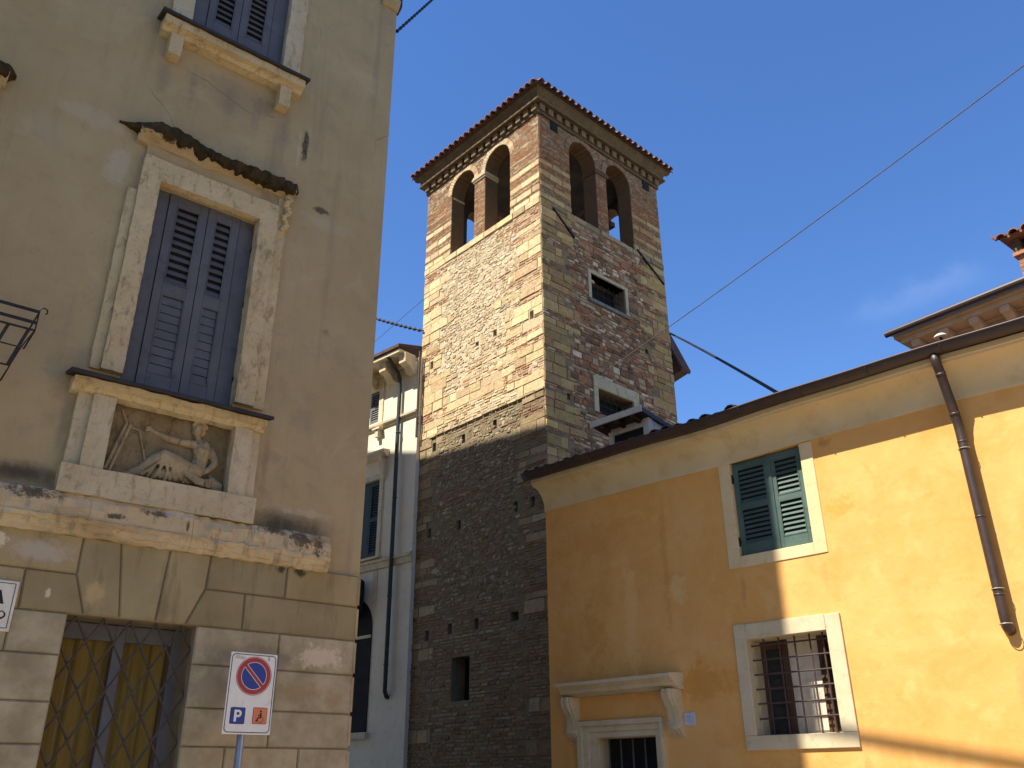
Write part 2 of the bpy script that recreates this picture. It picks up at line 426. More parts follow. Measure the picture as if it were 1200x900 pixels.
def ashlar():
    n = NT("ashlar_blocks")
    a = n.new("ShaderNodeAttribute", attribute_name="tint")
    col = n.mix(n.ramp(n.noise(1.8, 6, 0.6), 0.3, 0.7), (0.285, 0.222, 0.108), (0.375, 0.30, 0.155))
    col = n.mix(n.math('MULTIPLY', n.ramp(n.noise(2.6, 6, 0.6, (3, 1, 0.5), off=(3, 3, 9)), 0.52, 0.68), 0.7), col, (0.20, 0.155, 0.074))
    col = n.mix(1.0, col, a.outputs[0], 'MULTIPLY')
    sp = n.new("ShaderNodeSeparateXYZ"); n.link(n.co, sp.inputs[0])
    low = n.math('MULTIPLY', n.ramp(sp.outputs[2], 2.80, 2.79), 0.8)       # paler, greyer stone below the lintel
    col = n.mix(low, col, n.mix(n.ramp(n.noise(3.2, 7, 0.65, off=(6, 6, 2)), 0.3, 0.7), (0.27, 0.225, 0.135), (0.47, 0.405, 0.265)))
    col = n.patch(col, (1.25, 3.25), (0.34, 0.13), (0.428, 0.365, 0.267), 0.9, 0.5, 0.9, 4)
    col = n.patch(col, (0.98, 3.30), (0.09, 0.06), (0.706, 0.581, 0.384), 0.6, 0.8, 0.8, 10)
    col = n.patch(col, (3.7, 2.62), (0.30, 0.12), (0.599, 0.497, 0.340), 0.8, 0.8, 0.8, 5)
    col = n.patch(col, (3.1, 2.58), (0.42, 0.16), (0.203, 0.169, 0.122), 0.9, 0.6, 0.6, 4)
    col = n.patch(col, (2.75, 2.3), (0.25, 0.2), (0.246, 0.202, 0.140), 0.9, 0.7, 0.5, 4)
    col = n.patch(col, (3.6, 2.3), (0.4, 0.12), (0.321, 0.224, 0.111), 0.9, 0.7, 0.6, 4)
    col = n.patch(col, (1.74, 2.96), (0.10, 0.11), (0.514, 0.365, 0.177), 0.9, 0.5, 0.7, 6)
    col = n.patch(col, (3.27, 3.36), (0.05, 0.045), (0.040, 0.033, 0.023), 0.8, 0.6, 0.9, 9)
    col = n.patch(col, (3.45, 3.36), (0.07, 0.06), (0.040, 0.033, 0.023), 0.8, 0.6, 0.9, 9)
    col = n.patch(col, (1.4, 2.93), (0.025, 0.05), (0.663, 0.544, 0.370), 0.6, 0.6, 0.8, 9)
    nr = n.bump(n.noise(6, 6, 0.6), 0.35, 0.02)
    nr = n.bump(n.noise(80, 5, 0.7), 0.35, 0.006, nr)
    return n.done(col, 0.92, nr, 0, 0.15)
M_ashlar = ashlar()
M_moss = weathered_stone("mossy_crust", (0.035, 0.025, 0.010), (0.062, 0.045, 0.018), (0.012, 0.009, 0.004), 0.9, 9)
M_slate = generic("dark_sill_sheet", (0.026, 0.024, 0.022), (0.042, 0.039, 0.036), 4, rough=0.75)
M_blue = generic("blue_grey_paint", (0.092, 0.090, 0.091), (0.115, 0.113, 0.113), 3, (0.070, 0.068, 0.070), 10, rough=0.55, bs=35, bump=0.12)
M_dark = generic("dark_interior", (0.012, 0.011, 0.010), (0.02, 0.018, 0.016), 3, rough=0.9)
M_iron = generic("dark_iron", (0.018, 0.016, 0.016), (0.035, 0.028, 0.024), 20, rough=0.6, metal=0.2)
M_rust = generic("brown_iron", (0.055, 0.042, 0.03), (0.085, 0.064, 0.046), 14, rough=0.75)
M_mould = generic("mortar_joint", (0.20, 0.155, 0.088), (0.26, 0.205, 0.12), 5)
M_curtain = generic("ochre_curtain", (0.19, 0.125, 0.025), (0.24, 0.16, 0.036), 1.5, (0.145, 0.09, 0.018), 4, stretch=(5, 1, 0.4), rough=0.9)
M_greyframe = generic("grey_window_frame", (0.12, 0.12, 0.125), (0.16, 0.16, 0.168), 5, rough=0.6)
def glass_mat():
    n = NT("window_glass")
    n.b.inputs['Base Color'].default_value = (0.02, 0.024, 0.028, 1)
    n.b.inputs['Roughness'].default_value = 0.06
    n.b.inputs['Specular IOR Level'].default_value = 0.5
    return n.m
M_glass = glass_mat()

def louvre_leaf(root, name, x0, x1, z0, z1, y, panels, mat, stile=0.05, th=0.035, n_closed=8, pitch=0.062, slat_mat=None):
    """one shutter leaf: frame with mid rail; panels = [(za,zb,'open'|'shut'), ...] from bottom up"""
    m = MB()
    zs = [z0] + [v for p in panels for v in p[:2]] + [z1]
    m.box(x0, x0 + stile, y, y + th, z0, z1); m.box(x1 - stile, x1, y, y + th, z0, z1)
    for k in range(0, len(zs), 2): m.box(x0 + stile, x1 - stile, y + 0.001, y + th - 0.001, zs[k], zs[k + 1])
    for za, zb, kind in panels:      # moulding round each panel
        w = 0.012
        m.box(x0 + stile, x0 + stile + w, y - 0.004, y + 0.01, za, zb); m.box(x1 - stile - w, x1 - stile, y - 0.004, y + 0.01, za, zb)
        m.box(x0 + stile + w, x1 - stile - w, y - 0.004, y + 0.01, za, za + w); m.box(x0 + stile + w, x1 - stile - w, y - 0.004, y + 0.01, zb - w, zb)
    leaf = m.build(name, mat, root, bevel=0.003, seg=1)
    a, b = x0 + stile + 0.012, x1 - stile - 0.012
    for za, zb, kind in panels:
        s = MB()
        cnt = max(3, int(round((zb - za - 0.024) / pitch))); st = (zb - za - 0.024) / cnt
        for k in range(cnt):
            zc = za + 0.012 + (k + 0.5) * st
            if kind == 'open':
                h, d = st * 0.42, 0.016
                s.hexa([(a, y + 0.004, zc - h), (b, y + 0.004, zc - h), (b, y + 0.012, zc - h - 0.002), (a, y + 0.012, zc - h - 0.002),
                        (a, y + 0.030, zc + h * 0.55), (b, y + 0.030, zc + h * 0.55), (b, y + 0.036, zc + h * 0.45), (a, y + 0.036, zc + h * 0.45)])
            else:
                h = st * 0.5 - 0.003
                s.hexa([(a, y + 0.008, zc - h), (b, y + 0.008, zc - h), (b, y + 0.03, zc - h), (a, y + 0.03, zc - h),
                        (a, y + 0.016, zc + h), (b, y + 0.016, zc + h), (b, y + 0.03, zc + h), (a, y + 0.03, zc + h)])
        s.build("louvre_slats", slat_mat or mat, leaf)
    bk = MB(); bk.box(x0 + stile * 0.5, x1 - stile * 0.5, y + th + 0.004, y + th + 0.012, z0 + 0.02, z1 - 0.02)
    bk.build("dark_backing", M_dark, leaf)
    return leaf

# ------------------------------------------------------------------ ground
g = MB(); g.face([(-400, -400, 0), (400, -400, 0), (400, 400, 0), (-400, 400, 0)])
M_ground = generic("stone_paving", (0.22, 0.20, 0.17), (0.30, 0.27, 0.23), 0.6, (0.17, 0.155, 0.13), 5, bs=20)
go = g.build("ground", M_ground); go['kind'] = 'structure'

# ------------------------------------------------------------------ left palazzo
OL, RL, XL, YL = frame(51.2323, 7.5)
pal = thing("corner_palazzo", "tall grey-brown stuccoed palazzo with blue shutters, carved relief and rusticated stone ground floor", "building", OL, RL)
PX0, PX1, PH = -1.85, 4.10, 23.0
PB, PYB = 22.70, 7.0      # lower rear range
WIN = (1.61, 2.63, 4.80, 6.92)
UWIN = (1.60, 2.66, 8.98, 11.0)
GWIN = (1.572, 2.578, 0.95, 2.795)
DX2 = -2.78          # spacing to the neighbouring window on the left
def sh(h, d): return (h[0] + d, h[1] + d, h[2], h[3])
m = MB()
holes = [(*WIN, 0.18), (*UWIN, 0.18), (*sh(WIN, DX2), 0.18), (*sh(UWIN, DX2), 0.18), (1.60, 2.66, 3.957, 4.634, 0.085)]
m.wall(PX0, PX1, 3.30, PH, holes, 0.0, 0.18)
m.face([(PX1, 0, 0), (PX1, PYB, 0), (PX1, PYB, PH), (PX1, 0, PH)])
m.face([(PX1, PYB, 0), (PX1, 20, 0), (PX1, 20, PB), (PX1, PYB, PB)])
m.face([(PX0, PYB, 0), (PX0, 0, 0), (PX0, 0, PH), (PX0, PYB, PH)])
m.face([(PX0, 20, 0), (PX0, PYB, 0), (PX0, PYB, PB), (PX0, 20, PB)])
m.face([(PX1, 20, 0), (PX0, 20, 0), (PX0, 20, PB), (PX1, 20, PB)])
m.face([(PX1, PYB, PB), (PX0, PYB, PB), (PX0, PYB, PH), (PX1, PYB, PH)])
m.build("stucco_wall", M_stucco, pal)
m = MB(); m.box(PX0, PX1, 0, PYB, PH - 0.03, PH); m.box(PX0, PX1, PYB + 0.002, 20, PB - 0.03, PB)
m.build("roof_slab", M_beige2, pal)

# cornice ring at the third floor: shows at the very corner
m = MB()
m.prism([(0.0, 10.90), (-0.03, 10.91), (-0.07, 10.99), (-0.09, 11.06), (0.0, 11.12)], 3.86, 4.105, 'x')
m.build("floor_cornice", M_stucco, pal)
m = MB()
m.tube([(4.13, 0.0, 11.7), (4.135, -0.03, 11.2), (4.13, -0.04, 11.02), (4.115, -0.03, 10.95), (4.105, 0.02, 10.90)], 0.022, 8)
m.build("cable_conduit", M_iron, pal, smooth=True)

# rusticated ground floor: every block its own chamfered face, joints between
def inset(poly, d):
    n = len(poly); out = []
    for k in range(n):
        p0, p1, p2 = Vector(poly[k - 1]), Vector(poly[k]), Vector(poly[(k + 1) % n])
        e1 = (p1 - p0).normalized(); e2 = (p2 - p1).normalized()
        n1 = Vector((-e1.y, e1.x)); n2 = Vector((-e2.y, e2.x))
        bis = n1 + n2; L2 = bis.length_squared
        out.append(p1 + bis * (2 * d / max(L2, 0.4)) * 0.5 * (2 if False else 1) if False else p1 + bis * (d * 2 / max(L2, 0.3)))
    return [(q.x, q.y) for q in out]
def block(mb, poly, y0=-0.034, y1=-0.050, gap=0.0025, ch=0.011, col=None):
    # polygon is given clockwise or ccw in (x,z); make ccw
    ar = sum(poly[k - 1][0] * poly[k][1] - poly[k][0] * poly[k - 1][1] for k in range(len(poly)))
    if ar < 0: poly = poly[::-1]
    a = inset(poly, gap); b = inset(poly, gap + ch)
    n = len(a)
    mb.face([(x, y1, z) for x, z in b], col)
    for k in range(n):
        q = (k + 1) % n
        mb.face([(a[k][0], y0, a[k][1]), (a[q][0], y0, a[q][1]), (b[q][0], y1, b[q][1]), (b[k][0], y1, b[k][1])], col)
def shade(): 
    k = 0.80 + 0.38 * rnd.random(); w = rnd.uniform(-0.03, 0.03); return (k + w, k, k - w)
XR = 4.085
m = MB()
vous = [[(1.575, 3.40), (1.865, 3.40), (1.951, 2.797), (1.682, 2.797), (1.576, 3.10)],
        [(1.865, 3.40), (2.267, 3.40), (2.232, 2.797), (1.951, 2.797)],
        [(2.267, 3.40), (2.618, 3.40), (2.606, 3.108), (2.477, 2.797), (2.232, 2.797)],
        [(1.21, 3.10), (1.576, 3.10), (1.682, 2.797), (1.222, 2.797)],
        [(2.606, 3.108), (2.962, 3.108), (2.970, 2.797), (2.477, 2.797)],
        [(2.618, 3.40), (3.335, 3.40), (3.332, 3.108), (2.606, 3.108)],
        [(3.335, 3.40), (XR, 3.40), (XR, 3.108), (3.332, 3.108)],
        [(2.962, 3.108), (XR, 3.108), (XR, 2.797), (2.970, 2.797)],
        [(0.60, 3.40), (1.575, 3.40), (1.576, 3.10), (0.60, 3.10)]]
for v in vous: block(m, v, col=shade())
x = 0.60
def run(x0, x1, z0, z1, first):
    x = x0; w = first
    while x < x1 - 0.05:
        e = min(x1, x + w)
        if x1 - e < 0.3: e = x1
        block(m, [(x, z0), (e, z0), (e, z1), (x, z1)], col=shade()); x = e; w = rnd.uniform(0.6, 0.95)
run(PX0, 0.60, 3.10, 3.40, 0.5); run(PX0, 1.215, 2.797, 3.10, 0.7)
zz = [2.797, 2.49, 2.155, 1.865, 1.53, 1.19, 0.95, 0.62, 0.30, 0.0]
for k in range(len(zz) - 1):
    a, b = zz[k + 1], zz[k]
    run(PX0, 1.572 if b > 0.951 else 1.572, a, b, 0.5 + 0.35 * (k % 2))
    if b <= 0.951: run(1.572, 2.578, a, b, 0.52)
    for e in ([2.578, 3.322, XR] if k in (0, 1, 5, 7) else ([2.578, 3.312, XR] if k in (2, 4, 6) else [2.578, 2.948, 3.6, XR]),):
        for q in range(len(e) - 1): block(m, [(e[q], a), (e[q + 1], a), (e[q + 1], b), (e[q], b)], col=shade())
# return of the corner blocks round the side
for k, (a, b) in enumerate([(3.108, 3.40), (2.797, 3.108)] + [(zz[i + 1], zz[i]) for i in range(len(zz) - 1)]):
    c = shade(); w = 0.45 if k % 2 else 0.75
    m.face([(XR + 0.012, -0.04, a + 0.018), (XR + 0.012, w, a + 0.018), (XR + 0.012, w, b - 0.018), (XR + 0.012, -0.04, b - 0.018)], c)
    m.face([(XR - 0.02, -0.054, a + 0.022), (XR + 0.012, -0.04, a + 0.018), (XR + 0.012, -0.04, b - 0.018), (XR - 0.02, -0.054, b - 0.022)], c)
    m.face([(XR + 0.012, -0.04, b - 0.018), (XR + 0.012, w, b - 0.018), (XR - 0.01, w, b - 0.002), (XR - 0.01, -0.02, b - 0.002)], c)
    m.face([(XR - 0.01, -0.02, a + 0.002), (XR - 0.01, w, a + 0.002), (XR + 0.012, w, a + 0.018), (XR + 0.012, -0.04, a + 0.018)], c)
m.build("rusticated_blocks", M_ashlar, pal)
m = MB(); m.wall(PX0, PX1 - 0.02, 0, 3.40, [(*GWIN, 0.40)], -0.030, 0.40)
m.face([(PX1 - 0.02, -0.022, 0), (PX1 - 0.02, 0.9, 0), (PX1 - 0.02, 0.9, 3.4), (PX1 - 0.02, -0.022, 3.4)])
m.face([(PX0, -0.022, 3.4), (PX1 - 0.02, -0.022, 3.4), (PX1 - 0.02, 0.0, 3.4), (PX0, 0.0, 3.4)])
m.build("base_wall", M_mould, pal)

# string course
m = MB()
st = 0.05
prof = [(0.0, 3.385), (-0.075, 3.388), (-0.085, 3.395), (-0.088, 3.425), (-0.108, 3.432), (-0.112, 3.475), (-0.128, 3.482), (-0.132, 3.515), (-0.122, 3.522), (-0.120, 3.60), (-0.112, 3.67), (-0.085, 3.72), (0.0, 3.75)]
def sweep(mb, prof, xs, jag=0.0, fr=8.0, top=None):
    b = len(mb.v); n = len(prof)
    for x in xs:
        for (y, z) in prof:
            d = noise.noise_vector(Vector((x * fr, y * fr * 2, z * fr))) * jag
            dz = top(x, z) if top else 0
            mb.v.append((x, y + (d.y if y < -0.01 else 0), z + d.z + dz))
    for i in range(len(xs) - 1):
        for k in range(n - 1):
            mb.f.append((b + i * n + k, b + i * n + k + 1, b + (i + 1) * n + k + 1, b + (i + 1) * n + k)[::-1]); mb.c.append((1, 1, 1))
    mb.f.append(tuple(b + k for k in range(n))); mb.c.append((1, 1, 1))
    e = b + (len(xs) - 1) * n
    mb.f.append(tuple(e + k for k in range(n - 1, -1, -1))); mb.c.append((1, 1, 1))
def fr_(a, b, st):
    n = max(2, int(round((b - a) / st))); return [a + (b - a) * k / n for k in range(n + 1)]
sweep(m, prof, fr_(PX0, 2.40, 0.024), 0.018, 14)
sweep(m, prof, fr_(2.403, 3.715, 0.024), 0.020, 14, top=lambda x, z: -0.012 if z > 3.6 else 0)
sc = m.build("string_course", M_string, pal, smooth=False)

# windows of the piano nobile (one in view, its neighbour at the left edge)
def rbox(x0, x1, y0, y1, z0, z1, name, mat, par, amp=0.012, fr=7, st=0.045):
    q = MB(); q.gbox(x0, x1, y0, y1, z0, z1, st); return q.build(name, mat, par, rough=(amp, fr))
def piano_window(dx, full=True):
    X = lambda v: v + dx
    f = MB()
    for (a, b, y, z0, z1) in ((1.43, 1.612, -0.075, 4.85, 7.16), (2.628, 2.815, -0.075, 4.85, 7.16)):
        f.gbox(X(a), X(b), y, 0.02, z0, z1, 0.045)
    f.gbox(X(1.612), X(2.628), -0.073, 0.02, 6.92, 7.16, 0.045)
    for (a, b, z0, z1) in ((1.345, 1.428, 4.85, 6.75), (2.817, 2.925, 4.85, 7.30)):
        f.gbox(X(a), X(b), -0.035, 0.01, z0, z1, 0.045)
    # raised inner fillet
    for (a, b, z0, z1) in ((1.585, 1.615, 4.85, 6.95), (2.625, 2.655, 4.85, 6.95)):
        f.gbox(X(a), X(b), -0.058, 0.06, z0, z1, 0.04)
    fo = f.build("window_surround", M_beige, pal, rough=(0.0075, 13))
    q = MB(); q.gbox(X(1.44), X(2.90), -0.03, 0.01, 7.16, 7.33, 0.06)
    q.build("frieze", M_stucco, pal, rough=(0.008, 5))
    # eroded cornice with a mossy crust
    q = MB()
    def er(x, z):
        u = (x - dx)
        return 0.03 * noise.noise(Vector((u * 2.2, 3, 1))) + 0.015 * noise.noise(Vector((u * 9, z * 5, 1)))
    pr = [(0.0, 7.30), (-0.045, 7.31), (-0.06, 7.34), (-0.12, 7.37), (-0.15, 7.38), (-0.15, 7.42), (0.0, 7.45)]
    sweep(q, pr, fr_(X(1.33), X(2.96), 0.03), 0.02, 9, er)
    q.build("cornice", M_cornice, fo)
    q = MB()
    def er2(x, z):
        u = (x - dx); t = (u - 1.16) / 1.86
        bump_ = 0.065 * math.exp(-((t - 0.24) / 0.15) ** 2) - 0.03 * math.exp(-((t - 0.55) / 0.15) ** 2)
        low = 0.0
        if z < 7.42: low = -0.05 * math.exp(-((t - 0.25) / 0.15) ** 2) - 0.05 * math.exp(-((t - 0.8) / 0.12) ** 2) - 0.055 * max(0, noise.noise(Vector((u * 5, 7, 2)))) - 0.05 * max(0, noise.noise(Vector((u * 14, 2, 2))))
        return bump_ + low + 0.02 * noise.noise(Vector((u * 11, z * 9, 4)))
    xs = fr_(X(1.15), X(3.02), 0.02)
    pr2 = [(0.0, 7.38), (-0.15, 7.375), (-0.172, 7.395), (-0.178, 7.43), (-0.15, 7.465), (-0.07, 7.51), (0.0, 7.53)]
    b0 = len(q.v)
    sweep(q, pr2, xs, 0.034, 19, er2)
    n = len(pr2)
    for i, x in enumerate(xs):        # taper both ends
        t = min(1, (x - xs[0]) / 0.30, (xs[-1] - x) / 0.10 + 0.25); 
        for k in range(n):
            vx, vy, vz = q.v[b0 + i * n + k]
            q.v[b0 + i * n + k] = (vx, vy * max(0.15, t), 7.455 + (vz - 7.455) * max(0.22, t))
    q.build("moss_crust", M_moss, fo)
    if full:       # side scroll of the pediment
        q = MB()
        for k in range(14):
            z = 7.30 - k * 0.03
            q.ball((X(2.90) + 0.02 * math.sin(k * 1.3), -0.05 - 0.05 * math.exp(-((k - 3) / 4) ** 2), z), (0.035, 0.04, 0.028), 8)
        q.build("side_scroll", M_beige, fo, rough=(0.012, 14))
    # sill: stone slab under a dark sheet
    q = MB()
    sp = [(0.0, 4.59), (-0.09, 4.60), (-0.12, 4.64), (-0.17, 4.655), (-0.175, 4.70), (0.0, 4.72)]
    sweep(q, sp, fr_(X(1.235), X(2.93), 0.05), 0.012, 8)
    so = q.build("window_sill", M_beige, pal)
    q = MB()
    q.hexa([(X(1.185), -0.235, 4.695), (X(2.965), -0.235, 4.695), (X(2.965), 0.10, 4.765), (X(1.185), 0.10, 4.765),
            (X(1.185), -0.235, 4.728), (X(2.965), -0.235, 4.728), (X(2.965), 0.10, 4.80), (X(1.185), 0.10, 4.80)])
    q.build("dark_sill_cover", M_slate, so, bevel=0.006)
    # shutters: flat side boards, louvred leaves
    y = 0.075
    q = MB()
    q.box(X(1.60), X(1.752), y, y + 0.03, 4.80, 6.93); 
    q.build("side_board", M_blue, pal, bevel=0.004)
    q = MB(); q.box(X(2.478), X(2.64), y, y + 0.03, 4.80, 6.93)
    q.build("side_board", M_blue, pal, bevel=0.004)
    for (a, b) in ((1.757, 2.141), (2.147, 2.473)):
        louvre_leaf(pal, "shutter", X(a), X(b), 4.80, 6.925, y - 0.012, [(4.98, 5.80, 'shut'), (5.93, 6.80, 'open')], M_blue, stile=0.078, pitch=0.088)
    q = MB()
    for (x, z) in ((1.605, 5.12), (1.605, 6.30), (2.632, 5.12), (2.632, 5.95), (2.632, 6.6)):
        q.box(X(x) - 0.012, X(x) + 0.02, y - 0.03, y, z - 0.03, z + 0.03)
    build_parts(q, "hinge", M_iron, pal)
piano_window(0.0)
piano_window(DX2, False)
# upper windows
def upper_window(dx):
    X = lambda v: v + dx
    f = MB()
    f.gbox(X(1.40), X(1.602), -0.05, 0.02, 8.97, 11.0, 0.06); f.gbox(X(2.658), X(2.86), -0.05, 0.02, 8.97, 11.0, 0.06); f.gbox(X(1.40), X(2.86), -0.05, 0.02, 11.0, 11.2, 0.06)
    fo = f.build("window_surround", M_beige2, pal, rough=(0.01, 6))
    q = MB()
    sweep(q, [(0.0, 8.70), (-0.10, 8.71), (-0.13, 8.745), (-0.195, 8.755), (-0.20, 8.845), (0.0, 8.87)], fr_(X(1.32), X(2.885), 0.05), 0.008, 8)
    for a in (1.42, 2.635): q.gbox(X(a), X(a) + 0.13, -0.13, 0.0, 8.44, 8.71, 0.05)
    so = q.build("window_sill", M_beige, pal)
    q = MB()
    q.hexa([(X(1.275), -0.245, 8.84), (X(2.925), -0.245, 8.84), (X(2.925), 0.08, 8.92), (X(1.275), 0.08, 8.92),
            (X(1.275), -0.245, 8.875), (X(2.925), -0.245, 8.875), (X(2.925), 0.08, 8.96), (X(1.275), 0.08, 8.96)])
    q.build("dark_sill_cover", M_slate, so, bevel=0.006)
    y = 0.06
    q = MB(); q.box(X(1.59), X(1.77), y, y + 0.03, 8.95, 11.0); q.build("side_board", M_blue, pal, bevel=0.004)
    q = MB(); q.box(X(2.495), X(2.67), y, y + 0.03, 8.95, 11.0); q.build("side_board", M_blue, pal, bevel=0.004)
    for (a, b) in ((1.775, 2.128), (2.134, 2.49)):
        louvre_leaf(pal, "shutter", X(a), X(b), 8.96, 10.99, y - 0.012, [(9.30, 10.0, 'open'), (10.12, 10.85, 'open')], M_blue, stile=0.075, pitch=0.088)
upper_window(0.0); upper_window(DX2)

# pedestal under the sill with the carved relief
m = MB()
m.gbox(1.305, 1.42, -0.06, 0.01, 3.95, 4.60, 0.06); m.gbox(1.42, 1.602, -0.10, 0.01, 3.95, 4.60, 0.06)
m.gbox(2.66, 2.83, -0.10, 0.01, 3.95, 4.60, 0.06); m.gbox(2.83, 2.918, -0.06, 0.01, 3.95, 4.60, 0.06)
m.gbox(1.285, 2.932, -0.115, 0.01, 3.72, 3.953, 0.06)
ped = m.build("relief_pedestal", M_beige2, pal, rough=(0.006, 5))
M_relief = weathered_stone("relief_stone", (0.29, 0.225, 0.12), (0.40, 0.32, 0.19), (0.09, 0.066, 0.034), 0.8, 5)
M_reliefback = weathered_stone("relief_ground", (0.20, 0.15, 0.075), (0.28, 0.22, 0.125), (0.08, 0.058, 0.028), 0.8, 5)
m = MB(); m.gbox(1.602, 2.658, 0.045, 0.084, 3.958, 4.633, 0.05)
m.build("relief_ground", M_reliefback, ped, rough=(0.008, 6))
m = MB()
Yr = 0.045
def limb(pts, rs): 
    P = [Vector(p) for p in pts]; out = []; rr = []
    for k in range(len(P) - 1):
        for t in range(4):
            f = t / 4; out.append(P[k].lerp(P[k + 1], f)); rr.append(rs[k] + (rs[k + 1] - rs[k]) * f)
    out.append(P[-1]); rr.append(rs[-1])
    m.tube(out, rr, 10)
# torso, neck, head, hair
limb([(2.40, Yr, 4.15), (2.42, Yr - 0.01, 4.25), (2.425, Yr - 0.01, 4.33), (2.42, Yr, 4.395), (2.385, Yr, 4.43), (2.37, Yr, 4.47)], [0.075, 0.066, 0.085, 0.07, 0.030, 0.028])
m.ball((2.353, Yr - 0.015, 4.525), (0.048, 0.05, 0.062), 14)
m.ball((2.372, Yr, 4.545), (0.064, 0.05, 0.064), 14)
for k in range(9):
    a = 0.2 + k * 0.33
    m.ball((2.372 + 0.062 * math.cos(a), Yr - 0.03, 4.548 + 0.062 * math.sin(a)), (0.017, 0.02, 0.017), 8)
m.ball((2.41, Yr + 0.005, 4.515), (0.035, 0.04, 0.04), 10)
m.ball((2.327, Yr - 0.058, 4.515), (0.010, 0.012, 0.014), 8)     # nose
m.ball((2.395, Yr - 0.075, 4.325), (0.032, 0.025, 0.032), 10); m.ball((2.455, Yr - 0.07, 4.32), (0.03, 0.025, 0.03), 10)
# outstretched arm with hand and fingers
limb([(2.36, Yr - 0.01, 4.385), (2.24, Yr - 0.015, 4.378), (2.12, Yr - 0.01, 4.385), (2.02, Yr - 0.005, 4.415), (1.955, Yr, 4.44)], [0.042, 0.036, 0.032, 0.024, 0.018])
for k in range(4): limb([(1.955, Yr, 4.435), (1.925 - 0.004 * k, Yr - 0.012, 4.46 - 0.013 * k), (1.905, Yr - 0.012, 4.452 - 0.014 * k)], [0.010, 0.008, 0.006])
limb([(1.96, Yr, 4.44), (1.945, Yr - 0.015, 4.47)], [0.01, 0.007])
# bent arm resting on the hip
limb([(2.49, Yr, 4.375), (2.535, Yr - 0.015, 4.30), (2.55, Yr - 0.03, 4.235), (2.50, Yr - 0.045, 4.165), (2.455, Yr - 0.045, 4.13)], [0.044, 0.038, 0.034, 0.027, 0.022])
for k in range(4): limb([(2.46, Yr - 0.045, 4.13), (2.43, Yr - 0.055, 4.125 - 0.012 * k), (2.412, Yr - 0.05, 4.11 - 0.012 * k)], [0.011, 0.008, 0.006])
# draped legs: raised knee, stretched shin, foot
limb([(2.42, Yr, 4.13), (2.30, Yr - 0.02, 4.13), (2.18, Yr - 0.035, 4.18), (2.09, Yr - 0.035, 4.215), (2.02, Yr - 0.02, 4.16), (1.92, Yr, 4.06), (1.84, Yr, 4.02)], [0.085, 0.085, 0.075, 0.062, 0.055, 0.04, 0.028])
limb([(2.40, Yr, 4.09), (2.2, Yr, 4.07), (2.02, Yr, 4.05), (1.86, Yr, 4.015)], [0.075, 0.07, 0.05, 0.025])
limb([(1.86, Yr, 4.015), (1.80, Yr - 0.01, 3.995), (1.765, Yr - 0.01, 3.99)], [0.024, 0.02, 0.012])
# folds
fr2 = random.Random(5)
for k in range(10):
    a0 = fr2.uniform(2.06, 2.13); x1 = 1.92 + k * 0.045 + fr2.uniform(-0.02, 0.02)
    limb([(a0, Yr - 0.088, 4.20 - 0.004 * k), (a0 * 0.5 + x1 * 0.5 + fr2.uniform(-0.02, 0.02), Yr - 0.082, 4.11), (x1, Yr - 0.045, 3.985 + fr2.uniform(0, 0.02))], [0.005, 0.009, 0.012])
for k in range(5):
    dz_ = fr2.uniform(-0.01, 0.01)
    limb([(2.15 + 0.03 * k, Yr - 0.085, 4.17 - 0.024 * k), (2.31 + 0.02 * k, Yr - 0.094, 4.075 - 0.016 * k + dz_), (2.46 + 0.012 * k, Yr - 0.082, 4.05 - 0.014 * k), (2.56, Yr - 0.05, 4.10 - 0.02 * k)], [0.005, 0.010, 0.010, 0.007])
for k in range(6): limb([(2.52 + 0.02 * k, Yr - 0.03, 4.12 - 0.01 * k), (2.55 + 0.016 * k, Yr - 0.05, 4.04), (2.54 + 0.02 * k, Yr - 0.03, 3.975)], [0.012, 0.014, 0.010])
fig = m.build("reclining_figure", M_relief, ped, smooth=True)
rm = fig.modifiers.new("union", 'REMESH'); rm.mode = 'VOXEL'; rm.voxel_size = 0.0075; rm.use_smooth_shade = True
m = MB()
m.tube([(1.745, 0.02, 4.44), (1.635, 0.0, 4.00)], 0.014, 6); m.tube([(1.775, 0.01, 4.43), (1.668, -0.01, 3.985)], 0.013, 6)
m.tube([(1.765, 0.03, 4.42), (1.86, 0.03, 4.405), (1.95, 0.03, 4.15)], 0.009, 6); m.tube([(1.69, 0.03, 4.56), (1.75, 0.03, 4.44)], 0.010, 6)
m.build("carved_easel", M_relief, ped)

# ground-floor window: leaves, curtains and diamond grille
m = MB()
yb = 0.28
for (a, b) in ((1.56, 1.63), (2.03, 2.115), (2.50, 2.59)): m.box(a, b, yb, yb + 0.05, 0.95, 2.79)
m.box(1.63, 2.03, yb + 0.002, yb + 0.048, 2.66, 2.79); m.box(2.115, 2.50, yb + 0.002, yb + 0.048, 2.66, 2.79)
gw = m.build("ground_window_frame", M_greyframe, pal, bevel=0.006)
m = MB()
for (a, b) in ((1.63, 2.03), (2.115, 2.50)):
    n = 26
    for k in range(n):
        x0 = a + (b - a) * k / n; x1 = a + (b - a) * (k + 1) / n
        f = lambda x: yb + 0.075 + 0.012 * math.sin(x * 48) + 0.006 * math.sin(x * 91)
        m.face([(x0, f(x0), 0.95), (x1, f(x1), 0.95), (x1, f(x1), 2.72), (x0, f(x0), 2.72)])
build_parts(m, "curtain", M_curtain, gw, smooth=True, merge=True)
m = MB()
gx0, gx1, gz0, gz1 = GWIN
dx, dz = 0.205, 0.36
